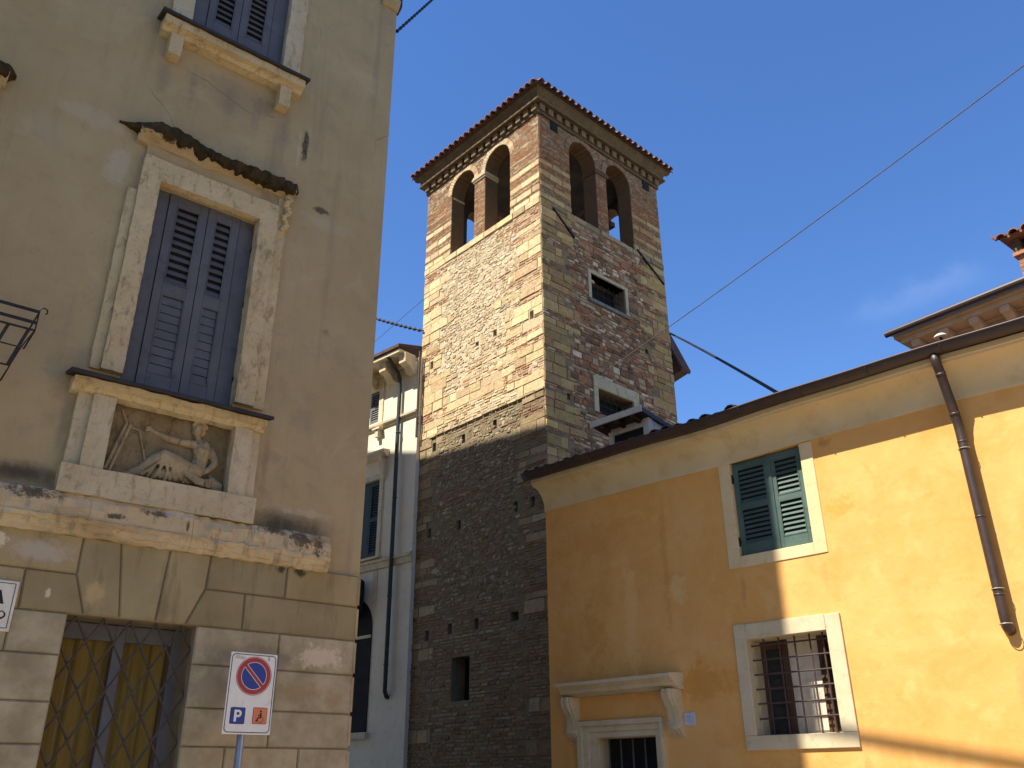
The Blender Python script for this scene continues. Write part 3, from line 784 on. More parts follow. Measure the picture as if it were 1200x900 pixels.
def clip_line(p, d):
    t0, t1 = -9, 9
    for c, lo, hi in ((0, gx0, gx1), (1, gz0, gz1)):
        a, b = (lo - p[c]) / d[c], (hi - p[c]) / d[c]
        t0, t1 = max(t0, min(a, b)), min(t1, max(a, b))
    return (t0, t1) if t1 > t0 else None
for k in range(-12, 20):
    for sg, y in ((1, 0.03), (-1, 0.044)):
        p = (1.655 + k * dx, gz1); d = (dx * sg, dz)
        c = clip_line(p, d)
        if c: m.tube([(p[0] + d[0] * c[0], y, p[1] + d[1] * c[0]), (p[0] + d[0] * c[1], y, p[1] + d[1] * c[1])], 0.0095, 5)
m.build("diamond_grille", M_rust, pal)

# ------------------------------------------------------------------ unseen houses added on the viewer's side to shape the fill light
def unseen_fill_house(label, az, dist, w, h, d, wall):
    """plain unseen three-storey house added for the fill light; its front looks back to the piazza"""
    a = R(az); c = Vector((math.sin(a), math.cos(a), 0)) * dist
    t = thing("unseen_fill_house", label, "house", c, -a, "unseen houses added to shape the fill light")
    m = MB(); n = int(w // 2.6)
    hs_ = []
    for f in range(int(h // 3.4)):
        for k in range(n):
            x = -w / 2 + (k + 0.5) * w / n; hs_.append((x - 0.5, x + 0.5, 1.0 + f * 3.4, 2.7 + f * 3.4))
    m.wall(-w / 2, w / 2, 0, h, hs_, 0.0, 0.2)
    m.face([(w / 2, 0, 0), (w / 2, d, 0), (w / 2, d, h), (w / 2, 0, h)]); m.face([(-w / 2, d, 0), (-w / 2, 0, 0), (-w / 2, 0, h), (-w / 2, d, h)])
    m.face([(w / 2, d, 0), (-w / 2, d, 0), (-w / 2, d, h), (w / 2, d, h)])
    m.build("wall", wall, t)
    m = MB(); m.prism([(-0.5, h), (d + 0.5, h), (d / 2, h + d * 0.17)], -w / 2 - 0.3, w / 2 + 0.3, 'x'); m.build("roof", M_beige, t)
    for q in hs_:
        m = MB(); m.box(q[0] + 0.02, q[1] - 0.02, 0.12, 0.18, q[2] + 0.02, q[3] - 0.02); m.build("shutter", M_blue, t)
unseen_fill_house("plain brown plastered house, added unseen behind the viewer to cut sky light", 195, 17, 16, 12.5, 9, M_stucco)
unseen_fill_house("plain grey-beige house, added unseen at far left behind the viewer to cut sky light", 250, 21, 14, 13, 9, M_beige2)
unseen_fill_house("tall plain beige house, added unseen on the right to bounce warm light", 138, 19, 15, 14, 9, M_beige)

# ------------------------------------------------------------------ yellow house
OY, RY, XY, YY = frame(180 - 45.9576, 10.0)
yel = thing("yellow_house", "ochre yellow plastered house with green shutters, cove cornice and brown gutter", "house", OY, RY)
def ochre():
    n = NT("ochre_plaster")
    a, b = (0.68, 0.345, 0.092), (0.74, 0.42, 0.142)
    col = n.mix(n.ramp(n.noise(0.8, 6, 0.62, dist=0.4), 0.3, 0.7), a, b)
    col = n.mix(n.math('MULTIPLY', n.ramp(n.noise(2.6, 7, 0.62, off=(4, 4, 1), dist=0.6), 0.46, 0.72), 0.5), col, (0.63, 0.30, 0.07))
    col = n.mix(n.math('MULTIPLY', n.ramp(n.noise(4.2, 7, 0.65, off=(9, 1, 6), dist=0.5), 0.50, 0.74), 0.5), col, (0.77, 0.465, 0.175))
    col = n.mix(n.math('MULTIPLY', n.ramp(n.noise(1.4, 5, 0.6, (1.4, 1, 0.3), off=(2, 8, 8)), 0.52, 0.72), 0.3), col, (0.60, 0.28, 0.07))
    # rubbed-off lighter runs and orange blots
    for c, r, k, am in (((-7.4, 3.6), (0.16, 1.2), (0.78, 0.46, 0.18), 0.7), ((-6.75, 4.3), (0.07, 1.0), (0.57, 0.26, 0.06), 0.42),
                        ((-4.18, 4.55), (0.22, 0.18), (0.70, 0.30, 0.06), 0.7), ((-3.5, 2.75), (0.8, 0.12), (0.68, 0.33, 0.09), 0.4),
                        ((-4.25, 5.4), (0.12, 0.08), (0.35, 0.19, 0.06), 0.5), ((-5.6, 3.75), (0.05, 0.28), (0.50, 0.27, 0.085), 0.55), ((-4.5, 3.78), (0.05, 0.25), (0.55, 0.31, 0.10), 0.5), ((-5.1, 1.55), (0.7, 0.3), (0.54, 0.30, 0.09), 0.5), ((-4.35, 1.6), (0.06, 0.4), (0.48, 0.28, 0.10), 0.5), ((-2.62, 2.2), (0.10, 0.7), (0.50, 0.29, 0.10), 0.55), ((-2.52, 3.9), (0.05, 0.9), (0.58, 0.34, 0.11), 0.4), ((-6.6, 3.9), (0.16, 0.25), (0.76, 0.50, 0.22), 0.6), ((-8.1, 3.5), (0.3, 0.6), (0.56, 0.26, 0.055), 0.5), ((-8.0, 4.9), (0.9, 0.35), (0.58, 0.26, 0.055), 0.4),
                        ((-3.2, 3.35), (0.5, 0.25), (0.76, 0.44, 0.15), 0.45), ((-6.3, 2.7), (0.5, 0.3), (0.58, 0.25, 0.05), 0.6)):
        col = n.patch(col, c, r, k, 0.9, 0.7, am, 3.5)
    nr = n.bump(n.noise(2.2, 5, 0.55), 0.30, 0.05)
    nr = n.bump(n.noise(75, 5, 0.7), 0.22, 0.006, nr)
    return n.done(col, 0.95, nr, 0, 0.1)
M_ochre = ochre()
M_cream = generic("cream_cornice_paint", (0.58, 0.45, 0.235), (0.65, 0.515, 0.29), 1.2, (0.50, 0.375, 0.185), 3.5, rough=0.9, bs=40, bump=0.2)
M_band = generic("cream_window_band", (0.66, 0.50, 0.255), (0.72, 0.56, 0.31), 2.5, (0.58, 0.42, 0.19), 6, rough=0.93, bs=30, bump=0.4)
M_stonef = generic("pale_window_stone", (0.55, 0.45, 0.27), (0.62, 0.52, 0.335), 3, (0.46, 0.36, 0.20), 9, rough=0.9, bs=50, bump=0.3, spots=((0.35, 0.29, 0.2), 30, 0.66))
M_copper = generic("brown_metal", (0.042, 0.025, 0.019), (0.056, 0.034, 0.026), 6, (0.034, 0.02, 0.015), 18, rough=0.48, bs=30, bump=0.06, spec=0.5)
M_green = generic("green_paint", (0.062, 0.104, 0.083), (0.085, 0.132, 0.106), 4, (0.045, 0.08, 0.064), 12, rough=0.55, bs=35, bump=0.1)
M_tile = generic("terracotta_tile", (0.20, 0.085, 0.048), (0.30, 0.135, 0.075), 5, (0.09, 0.055, 0.04), 11, rough=0.9, bs=40)
M_tiled = generic("sooty_roof_tile", (0.075, 0.045, 0.034), (0.12, 0.065, 0.045), 5, (0.04, 0.03, 0.026), 9, rough=0.9, bs=40)
M_wood = generic("brown_wood", (0.075, 0.036, 0.02), (0.105, 0.053, 0.03), 5, (0.045, 0.023, 0.013), 14, rough=0.75, stretch=(1, 1, 0.3))
M_white = generic("white_lime_paint", (0.64, 0.555, 0.42), (0.72, 0.635, 0.50), 4, (0.48, 0.39, 0.27), 10, rough=0.85)
YL0, YL1, YD = -8.945, 7.0, 9.0
GW = (-5.602, -4.584, 4.205, 5.478)
BW = (-5.640, -4.586, 2.066, 3.168)
DO = (-8.107, -7.101, 0.10, 2.120)
m = MB()
m.wall(YL0, YL1, 0, 5.49, [(GW[0] - .004, GW[1] + .004, GW[2] - .004, GW[3] + .004, 0.16), (BW[0] - .02, BW[1] + .02, BW[2] - .02, BW[3] + .02, 0.48), (DO[0] - .015, DO[1] + .015, DO[2], DO[3] + .015, 0.35)], 0.0, 0.3)
m.face([(YL0, YD, 0), (YL0, 0, 0), (YL0, 0, 5.86), (YL0, YD, 5.86)])
m.face([(YL1, 0, 0), (YL1, YD, 0), (YL1, YD, 5.86), (YL1, 0, 5.86)])
m.face([(YL1, YD, 0), (YL0, YD, 0), (YL0, YD, 5.86), (YL1, YD, 5.86)])
m.build("ochre_wall", M_ochre, yel)
# slightly bowed old cove cornice
m = MB()
pc = [(0.0, 5.478), (-0.018, 5.48), (-0.022, 5.50)]
for k in range(19):
    t = k / 18 * math.pi / 2
    pc.append((-0.022 - 0.27 * (1 - math.cos(t)), 5.50 + 0.335 * math.sin(t)))
pc += [(-0.305, 5.84), (-0.305, 5.865), (-0.335, 5.87), (-0.335, 5.93), (0.0, 5.95)]
def bow(x): 
    return 0.022 * math.sin((x - YL0) * 1.5) + 0.012 * math.sin((x - YL0) * 3.1 + 1)
sweep(m, pc, fr_(YL0 - 0.002, YL1, 0.10), 0, top=lambda x, z: bow(x) * 0.55)
m.build("cove_cornice", M_cream, yel, smooth=False, merge=True)
# gutter: half round on brackets, with rolled lip
m = MB()
gy, gz, gr = -0.415, 6.005, 0.088
ang = [math.pi * k / 10 for k in range(11)]
xs = fr_(YL0 - 0.06, YL1, 0.12)
b = len(m.v)
for x in xs:
    dzz = bow(x) * 0.5
    for a in ang: m.v.append((x, gy - gr * math.cos(a), gz - gr * math.sin(a) + dzz))
for i in range(len(xs) - 1):
    for k in range(10):
        m.f.append((b + i * 11 + k, b + i * 11 + k + 1, b + (i + 1) * 11 + k + 1, b + (i + 1) * 11 + k)); m.c.append((1, 1, 1))
m.f.append(tuple(range(b + 10, b - 1, -1))); m.c.append((1, 1, 1))
m.tube([(x, gy - gr - 0.004, gz + 0.004 + bow(x) * 0.5) for x in xs], 0.014, 8)
gut = m.build("gutter", M_copper, yel, smooth=True, merge=True)
m = MB()
for k in range(18):
    x = YL0 + 0.45 + k * 0.85
    m.tube([(x, gy + gr * 0.98, gz + bow(x) * .5)] + [(x, gy - (gr + 0.006) * math.cos(math.pi - a), gz - (gr + 0.006) * math.sin(a) + bow(x) * .5) for a in ang], 0.007, 5)
build_parts(m, "gutter_bracket", M_copper, gut)
# roof with rows of barrel tiles
PIT = math.tan(R(16.5))
ZE = 6.055
m = MB()
m.hexa([(YL0 - 0.05, -0.36, ZE - 0.09), (YL1, -0.36, ZE - 0.09), (YL1, YD, ZE - 0.09 + (YD + .36) * PIT), (YL0 - 0.05, YD, ZE - 0.09 + (YD + .36) * PIT),
        (YL0 - 0.05, -0.36, ZE - 0.02), (YL1, -0.36, ZE - 0.02), (YL1, YD, ZE - 0.02 + (YD + .36) * PIT), (YL0 - 0.05, YD, ZE - 0.02 + (YD + .36) * PIT)])
roof = m.build("roof", M_tiled, yel)
m = MB()
def barrel(mb, x, y0, z0, y1, z1, r0, r1, nseg=6):
    """one half-round cover tile, mouth open"""
    b = len(mb.v)
    for (y, z, r) in ((y0, z0, r0), (y1, z1, r1)):
        for k in range(nseg + 1):
            a = math.pi * k / nseg
            mb.v.append((x + r * math.cos(a), y, z + r * math.sin(a) * 0.95))
        for k in range(nseg + 1):
            a = math.pi * k / nseg
            mb.v.append((x + (r - 0.016) * math.cos(a), y, z + (r - 0.016) * math.sin(a) * 0.95))
    n = nseg + 1
    for k in range(nseg):
        mb.f.append((b + k, b + k + 1, b + 2 * n + k + 1, b + 2 * n + k)); mb.c.append((1, 1, 1))
        mb.f.append((b + n + k + 1, b + n + k, b + 3 * n + k, b + 3 * n + k + 1)); mb.c.append((1, 1, 1))
        mb.f.append((b + k + 1, b + k, b + n + k, b + n + k + 1)); mb.c.append((1, 1, 1))
rr = random.Random(3)
x = YL0
while x < YL1:
    for row in range(6):
        y0 = -0.43 + row * 0.38; 
        j = rr.uniform(-0.02, 0.02)
        zz0 = ZE - (0.035 if x < -5.2 else 0.075) + (y0 + .36) * PIT + rr.uniform(-0.008, 0.022) + bow(x) * .5
        barrel(m, x + j, y0 + rr.uniform(-0.03, 0.02), zz0, y0 + 0.44, zz0 + 0.40 * PIT, 0.088, 0.072, 5)
    x += 0.205
m.build("barrel_tiles", M_tiled, roof)
# downpipe with elbows and straps
m = MB()
px = -2.652
m.tube([(px, -0.405, 5.93), (px, -0.40, 5.85), (px, -0.375, 5.80), (px, -0.35, 5.765), (px, -0.20, 5.40), (px, -0.13, 5.20), (px, -0.112, 5.10), (px, -0.11, 5.0), (px, -0.11, 3.12), (px, -0.105, 3.03), (px, -0.07, 2.965), (px, -0.01, 2.94)], 0.052, 14)
for z in (4.95, 3.28, 4.1): m.tube([(px, -0.11, z), (px, -0.11, z + 0.02)], 0.0545, 14)
for (y, z) in ((-0.335, 5.73), (-0.165, 5.30)): m.tube([(px, y, z), (px, y + 0.012, z - 0.03)], 0.056, 14)
dp = m.build("downpipe", M_copper, yel, smooth=True)
M_strap = generic("zinc_strap", (0.35, 0.33, 0.29), (0.45, 0.42, 0.37), 20, rough=0.5, metal=0.5)
m = MB()
for z in (4.88, 3.35, 3.0):
    m.tube([(px + 0.06 * math.cos(a), -0.11 + 0.06 * math.sin(a), z) for a in [math.pi * 2 * k / 14 for k in range(15)]], 0.005, 5)
    m.tube([(px - 0.055, -0.10, z), (px - 0.08, 0.0, z)], 0.006, 5)
m.tube([(px + 0.055 * math.cos(a), -0.345 + 0.03 + 0.055 * math.sin(a), 5.70 - 0.03 * math.sin(a)) for a in [math.pi * 2 * k / 14 for k in range(15)]], 0.005, 5)
build_parts(m, "strap", M_strap, dp)

# green shuttered window
m = MB()
x0, x1, z0, z1 = GW
m.box(x0 - 0.165, x0 + 0.002, -0.012, 0.12, 4.06, 5.476); m.box(x1 - 0.002, x1 + 0.165, -0.012, 0.12, 4.06, 5.476); m.box(x0 + 0.002, x1 - 0.002, -0.012, 0.12, 4.06, z0)
wb = m.build("window_band", M_band, yel, merge=True, bevel=0.006)
ym = 0.05
xm = -5.056
for (a, b) in ((x0 + 0.012, xm - 0.004), (xm + 0.004, x1 - 0.012)):
    louvre_leaf(yel, "shutter", a, b, 4.215, 5.47, ym, [(4.36, 4.82, 'open'), (4.90, 5.37, 'open')], M_green, stile=0.065, pitch=0.066)
m = MB(); m.box(xm - 0.022, xm + 0.022, ym - 0.012, ym + 0.002, 4.22, 5.465)
m.build("shutter_astragal", M_green, yel)
m = MB()
for (x, z) in ((x0, 4.40), (x0, 5.25), (x1, 4.40), (x1, 5.25)):
    m.box(x - 0.03, x + 0.03, ym - 0.03, ym - 0.004, z - 0.012, z + 0.012); m.box(x - 0.012, x + 0.012, ym - 0.035, ym - 0.002, z - 0.06, z + 0.06)
build_parts(m, "hinge", M_iron, yel)

# barred window in a pale stone frame
m = MB()
x0, x1, z0, z1 = BW
for (a, b, c, d) in ((-5.80, x0, 2.062, 3.36), (x1, -4.40, 2.062, 3.345), (x0, x1, z1, 3.352), (-5.80, -4.40, 1.90, 2.06)):
    m.box(a + 0.001, b - 0.001, -0.03, 0.14, c, d)
m.box(x0 - 0.05, x0 + 0.004, 0.13, 0.46, z0, z1); m.box(x1 - 0.004, x1 + 0.05, 0.13, 0.46, z0, z1); m.box(x0 + 0.004, x1 - 0.004, 0.13, 0.46, z1 - 0.004, z1 + 0.05); m.box(x0 + 0.004, x1 - 0.004, 0.13, 0.46, z0 - 0.05, z0 + 0.004)
bf = m.build("stone_window_frame", M_stonef, yel, bevel=0.007)
m = MB()
for x in (-5.47, -5.27, -5.06, -4.865, -4.70): m.tube([(x, 0.10, z0 - 0.02), (x, 0.10, z1 + 0.02)], 0.011, 6)
for z in (2.25, 2.42, 2.585, 2.755, 2.925, 3.095): m.tube([(x0 - 0.02, 0.098, z), (x1 + 0.02, 0.098, z)], 0.011, 6)
m.build("window_bars", generic("rusty_iron", (0.055, 0.035, 0.03), (0.09, 0.055, 0.045), 14, rough=0.7), yel)
m = MB()   # open brown shutters folded inside, white inner reveal, panes
yi = 0.30
m.box(-5.64, -5.60, yi, yi + 0.06, 2.07, 3.165); m.box(-5.34, -5.27, yi - 0.02, yi + 0.06, 2.07, 3.165)
m.box(-4.87, -4.77, yi - 0.02, yi + 0.06, 2.07, 3.165); m.box(-5.60, -5.34, yi, yi + 0.06, 3.06, 3.165)
m.box(-4.77, -4.59, yi + 0.005, yi + 0.05, 2.07, 2.12); m.box(-4.77, -4.59, yi + 0.005, yi + 0.05, 3.08, 3.165)
cw = m.build("casement", M_wood, yel, bevel=0.005)
m = MB(); m.box(-5.27, -4.87, yi + 0.02, yi + 0.05, 2.07, 3.165)
m.build("white_inner_panel", M_white, cw)
m = MB(); m.box(-5.60, -5.34, yi + 0.03, yi + 0.036, 2.07, 3.06); m.box(-4.77, -4.59, yi + 0.03, yi + 0.036, 2.12, 3.08)
build_parts(m, "pane", M_glass, cw)
m = MB()
for z in (2.24, 2.42, 2.60, 2.76): m.box(-4.86, -4.78, yi - 0.045, yi - 0.02, z, z + 0.03); m.tube([(-4.85, yi - 0.05, z + 0.05), (-4.80, yi - 0.06, z + 0.09)], 0.01, 5)
build_parts(m, "latch", M_iron, cw)

# doorway: moulded surround, consoles, cornice, barred fanlight
m = MB()
x0, x1, z0, z1 = DO
for (a, b, y) in ((0.0, 0.10, -0.03), (0.10, 0.20, -0.055), (0.20, 0.285, -0.085)):
    m.box(x0 - b, x0 - a, y, 0.03, 0, z1 + a); m.box(x1 + a, x1 + b * 0.5, y, 0.03, 0, z1 + a); m.box(x0 - b, x1 + b * 0.5, y, 0.03, z1 + a, z1 + b * 0.75)
m2 = MB()
def arch_(mb, o, i, y):
    mb.prism([(x0 - o, 0), (x0 - o, z1 + o * .75), (x1 + o * .5, z1 + o * .75), (x1 + o * .5, 0), (x1 + i * .5, 0), (x1 + i * .5, z1 + i * .75), (x0 - i, z1 + i * .75), (x0 - i, 0)], y, 0.04)
arch_(m2, 0.004, -0.012, 0.045)
m2.box(x0 - 0.03, x0 + 0.012, 0.05, 0.26, 0, z1); m2.box(x1 - 0.012, x1 + 0.03, 0.05, 0.26, 0, z1); m2.box(x0 + 0.012, x1 - 0.012, 0.05, 0.26, z1 - 0.012, z1 + 0.03)
arch_(m2, 0.10, 0.0, -0.028); arch_(m2, 0.20, 0.10, -0.052); arch_(m2, 0.285, 0.20, -0.085)
ds = m2.build("door_surround", M_stonef, yel, bevel=0.006)
m = MB()
pcz = [(0.0, 2.655), (-0.10, 2.66), (-0.16, 2.69), (-0.20, 2.70), (-0.215, 2.74), (-0.285, 2.785), (-0.31, 2.79), (-0.31, 2.835), (0.0, 2.865)]
sweep(m, pcz, fr_(-8.57, -6.625, 0.2), 0.004)
m.build("door_cornice", M_stonef, yel)
for xc in (-8.475, -6.755):
    m = MB()
    pts = [(0.0, 2.655)]
    pts += [(-0.235, 2.655), (-0.245, 2.60), (-0.235, 2.55), (-0.20, 2.49), (-0.15, 2.43), (-0.115, 2.36), (-0.10, 2.28), (-0.115, 2.235), (-0.12, 2.19), (-0.10, 2.15), (-0.07, 2.125), (-0.03, 2.09), (0.0, 2.07)]
    for (da, db, s) in ((-0.09, -0.055, 0.86), (-0.055, -0.02, 1.0), (-0.02, 0.02, 0.90), (0.02, 0.055, 1.0), (0.055, 0.09, 0.86)):
        m.prism([(y * s, z) for y, z in pts], xc + da, xc + db - 0.001, 'x')
    m.ball((xc, -0.10, 2.20), (0.10, 0.035, 0.035), 10); m.ball((xc, -0.175, 2.60), (0.096, 0.05, 0.045), 10)
    m.build("scroll_console", M_stonef, yel)
m = MB(); m.box(x0, x1, 0.26, 0.30, 0.1, 2.12); m.build("dark_fanlight", M_dark, yel)
m = MB()
for k in range(5):
    x = x0 + (x1 - x0) * (k + 0.5 + 0.0) / 5 + 0.02
    m.tube([(x, 0.12, 1.70), (x, 0.12, 2.14)], 0.011, 6)
m.box(x0, x1, 0.10, 0.14, 1.665, 1.70)
m.build("fanlight_bars", generic("grey_iron", (0.07, 0.072, 0.07), (0.10, 0.10, 0.098), 14, rough=0.6), yel)
m = MB(); m.box(x0, x1, 0.16, 0.21, 0.1, 1.66); m.box(x0 + 0.1, x0 + 0.45, 0.145, 0.16, 0.2, 0.8); m.box(x1 - 0.45, x1 - 0.1, 0.145, 0.16, 0.2, 0.8); m.box(x0 + 0.1, x0 + 0.45, 0.145, 0.16, 0.95, 1.55); m.box(x1 - 0.45, x1 - 0.1, 0.145, 0.16, 0.95, 1.55)
m.build("door", M_wood, yel)

# little shed dormer on the roof by the tower
def roofz(y): return ZE + (y + 0.36) * PIT
m = MB()
dy0, dy1 = 1.22, 3.0
fx0, fx1 = -8.83, -7.83
zt = 7.36
m.hexa([(fx0 - 0.04, dy0 - 0.02, zt - 0.10), (fx1 + 0.04, dy0 - 0.02, zt - 0.10), (fx1 + 0.04, dy1, zt - 0.30), (fx0 - 0.04, dy1, zt - 0.30),
        (fx0 - 0.04, dy0 - 0.02, zt - 0.02), (fx1 + 0.04, dy0 - 0.02, zt - 0.02), (fx1 + 0.04, dy1, zt - 0.22), (fx0 - 0.04, dy1, zt - 0.22)])
dr = m.build("dormer_roof", M_copper, yel)
m = MB(); m.box(fx0 - 0.05, fx1 + 0.05, dy0 - 0.05, dy0 - 0.022, zt - 0.115, zt)
m.build("dormer_fascia", M_white, dr)
m = MB()
zb = 6.55
m.box(fx0 + 0.13, fx0 + 0.23, dy0 + 0.22, dy0 + 0.32, zb, zt - 0.13); m.box(fx1 - 0.12, fx1 - 0.0, dy0 + 0.22, dy0 + 0.34, zb, zt - 0.13)
m.prism([(dy0 + 0.34, zb), (dy1 - 0.05, zb + 0.3), (dy1 - 0.05, zt - 0.31), (dy0 + 0.34, zt - 0.135)], fx1 - 0.05, fx1 - 0.02, 'x')
m.prism([(dy0 + 0.34, zb), (dy1 - 0.05, zb + 0.3), (dy1 - 0.05, zt - 0.31), (dy0 + 0.34, zt - 0.135)], fx0 + 0.13, fx0 + 0.16, 'x')
m.box(fx0 + 0.23, fx1 - 0.12, dy0 + 0.24, dy0 + 0.30, zt - 0.26, zt - 0.135)
build_parts(m, "dormer_panel", M_white, dr, bevel=0.004)
m = MB(); m.box(fx0 + 0.23, fx1 - 0.12, dy0 + 0.262, dy0 + 0.30, zb, zt - 0.27)
m.build("dormer_opening", M_dark, dr)
m = MB()
for k in range(3): 
    x = fx0 + 0.12 + k * 0.33
    m.hexa([(x, dy0, zt - 0.165), (x + 0.07, dy0, zt - 0.165), (x + 0.07, dy0 + 0.22, zt - 0.19), (x, dy0 + 0.22, zt - 0.19), (x, dy0, zt - 0.102), (x + 0.07, dy0, zt - 0.102), (x + 0.07, dy0 + 0.22, zt - 0.125), (x, dy0 + 0.22, zt - 0.125)])
build_parts(m, "dormer_rafter", M_wood, dr)

# ------------------------------------------------------------------ house number tile, roof spotlight
hn = thing("house_number_tile", "small pale blue house number tile on the ochre wall right of the doorway", "number tile", OY + XY * -6.566 + Vector((0, 0, 2.29)), RY)
m = MB(); m.box(-0.08, 0.08, -0.014, -0.001, -0.08, 0.08)
m.build("tile", generic("pale_blue_enamel", (0.48, 0.49, 0.52), (0.53, 0.54, 0.57), 10, rough=0.4, spec=0.5), hn, bevel=0.012, seg=3)
m = MB(); m.box(-0.035, 0.03, -0.0165, -0.0145, -0.04, 0.045)
m.build("worn_mark", generic("worn_blue_glaze", (0.36, 0.43, 0.58), (0.42, 0.48, 0.62), 30, (0.48, 0.53, 0.63), 40, rough=0.4), hn)

# a small white flood lamp on the gutter
sp = thing("roof_spotlight", "small white-capped lamp standing on the brown gutter near the downpipe", "lamp", OY + XY * -2.56 + YY * -0.34 + Vector((0, 0, 6.06)), RY)
m = MB()
n = 16
prof = [(0.0, 0.16), (0.05, 0.152), (0.085, 0.125), (0.10, 0.095), (0.095, 0.088), (0.0, 0.088)]
b = len(m.v)
for (r, z) in prof:
    for k in range(n): m.v.append((r * 0.75 * math.cos(2 * math.pi * k / n), r * 0.6 * math.sin(2 * math.pi * k / n), z * 0.62 + 0.03))
for j in range(len(prof) - 1):
    for k in range(n):
        q = (k + 1) % n
        m.f.append((b + j * n + k, b + (j + 1) * n + k, b + (j + 1) * n + q, b + j * n + q)); m.c.append((1, 1, 1))
m.build("lamp_cap", M_white, sp, smooth=True, merge=True)
m = MB(); m.tube([(0, 0.03, -0.10), (0, 0.03, 0.05), (0, 0.0, 0.09)], 0.014, 8)
m.build("lamp_stem", M_iron, sp)

# ------------------------------------------------------------------ bell tower
OT, RT, XT, YT = frame(180 - 42.4678, 14.0)
tow = thing("bell_tower", "tall medieval bell tower of banded tuff and brick with twin-arched belfry and tiled roof", "tower", OT, RT)
TX0, TX1, TY0, TY1 = -19.38, -14.07, 0.0, 5.45
ZB = 16.45       # belfry floor / sill
ZC = 19.47       # underside of cornice
M_mortar = weathered_stone("lime_mortar", (0.50, 0.41, 0.265), (0.58, 0.485, 0.33), (0.33, 0.255, 0.165), 0.5, 4)
M_dmortar = weathered_stone("grey_old_shaded_mortar", (0.19, 0.15, 0.09), (0.24, 0.195, 0.12), (0.11, 0.085, 0.05), 0.7, 4)  # older masonry below the ledge, also darkened in colour for the cast shade
M_stones = tinted("tower_masonry", dark=0.78, bump=0.4)
def inner_brick():
    n = NT("inner_brick")
    sp = n.new("ShaderNodeSeparateXYZ"); n.link(n.co, sp.inputs[0])
    zz_ = n.math('ADD', sp.outputs[2], n.math('MULTIPLY', n.noise(3, 3, 0.5), 0.03))
    fr = n.math('FRACT', n.math('DIVIDE', zz_, 0.07))
    j = n.ramp(n.math('ABSOLUTE', n.math('SUBTRACT', fr, 0.5)), 0.34, 0.44)
    col = n.mix(n.ramp(n.noise(5, 6, 0.65, (1, 1, 4)), 0.3, 0.7), (0.115, 0.062, 0.033), (0.165, 0.095, 0.053))
    col = n.mix(j, col, (0.155, 0.115, 0.07))
    col = n.mix(n.math('MULTIPLY', n.ramp(n.noise(2.2, 6, 0.65, off=(4, 4, 4)), 0.5, 0.7), 0.6), col, (0.09, 0.068, 0.048))
    nr = n.bump(j, 0.5, -0.012); nr = n.bump(n.noise(40, 5, 0.7), 0.4, 0.01, nr)
    return n.done(col, 0.95, nr, 0, 0.1)
M_brick = inner_brick()
M_innershade = generic("shade_dark_plaster", (0.045, 0.038, 0.03), (0.075, 0.062, 0.048), 2, rough=0.95)  # dimness of the belfry interior put into the plaster colour
front_holes = []
def hole(px, z, w=0.15, h=0.26): front_holes.append((px - w / 2, px + w / 2, z - h / 2, z + h / 2, 0.35))
for (x, z) in ((-16.75, 12.80), (-15.98, 12.88), (-14.50, 12.86), (-18.86, 12.95), (-18.60, 10.26), (-17.29, 10.14), (-15.98, 10.17),
               (-18.70, 7.77), (-17.41, 7.74), (-15.20, 7.735), (-14.59, 7.727), (-18.66, 5.04), (-17.70, 5.10), (-16.66, 5.10)): hole(x, z)
front_holes.append((-15.40, -15.13, 4.99, 5.21, 0.35))
front_holes.append((-17.60, -16.90, 3.35, 4.38, 0.45))
right_holes = [(1.92, 3.40, 13.96, 14.76, 0.45), (1.99, 3.42, 10.45, 11.15, 0.45), (4.18, 4.32, 12.95, 13.10, 0.3), (0.80, 0.92, 10.5, 10.68, 0.3)]
m = MB()
m.wall(TX0, TX1, 10.6, ZB, [h for h in front_holes if h[2] > 10.6], TY0, 0.35)
m.face([(TX1, TY1, 0), (TX0, TY1, 0), (TX0, TY1, ZB), (TX1, TY1, ZB)])
m.face([(TX0, TY1, 0), (TX0, TY0, 0), (TX0, TY0, ZB), (TX0, TY1, ZB)])
m.face([(TX0, TY0, ZB), (TX1, TY0, ZB), (TX1, TY1, ZB), (TX0, TY1, ZB)])
core = m.build("tower_core", M_mortar, tow)
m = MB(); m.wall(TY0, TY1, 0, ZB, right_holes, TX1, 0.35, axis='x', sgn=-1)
m.build("side_shaft", weathered_stone("brown_shaded_mortar", (0.20, 0.138, 0.078), (0.27, 0.19, 0.108), (0.10, 0.07, 0.042), 0.7, 4), tow)  # mortar colour darkened for the tower's shaded face
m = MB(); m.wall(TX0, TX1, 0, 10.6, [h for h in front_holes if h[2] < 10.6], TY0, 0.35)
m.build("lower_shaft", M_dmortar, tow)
# dark depth inside the holes
m = MB()
for h in front_holes: m.box(h[0] + .002, h[1] - .002, h[4] - 0.02, h[4] - 0.005, h[2] + .002, h[3] - .002)
for h in right_holes: m.box(TX1 - h[4] + 0.005, TX1 - h[4] + 0.02, h[0] + .002, h[1] - .002, h[2] + .002, h[3] - .002)
build_parts(m, "dark_hollow", M_dark, core)

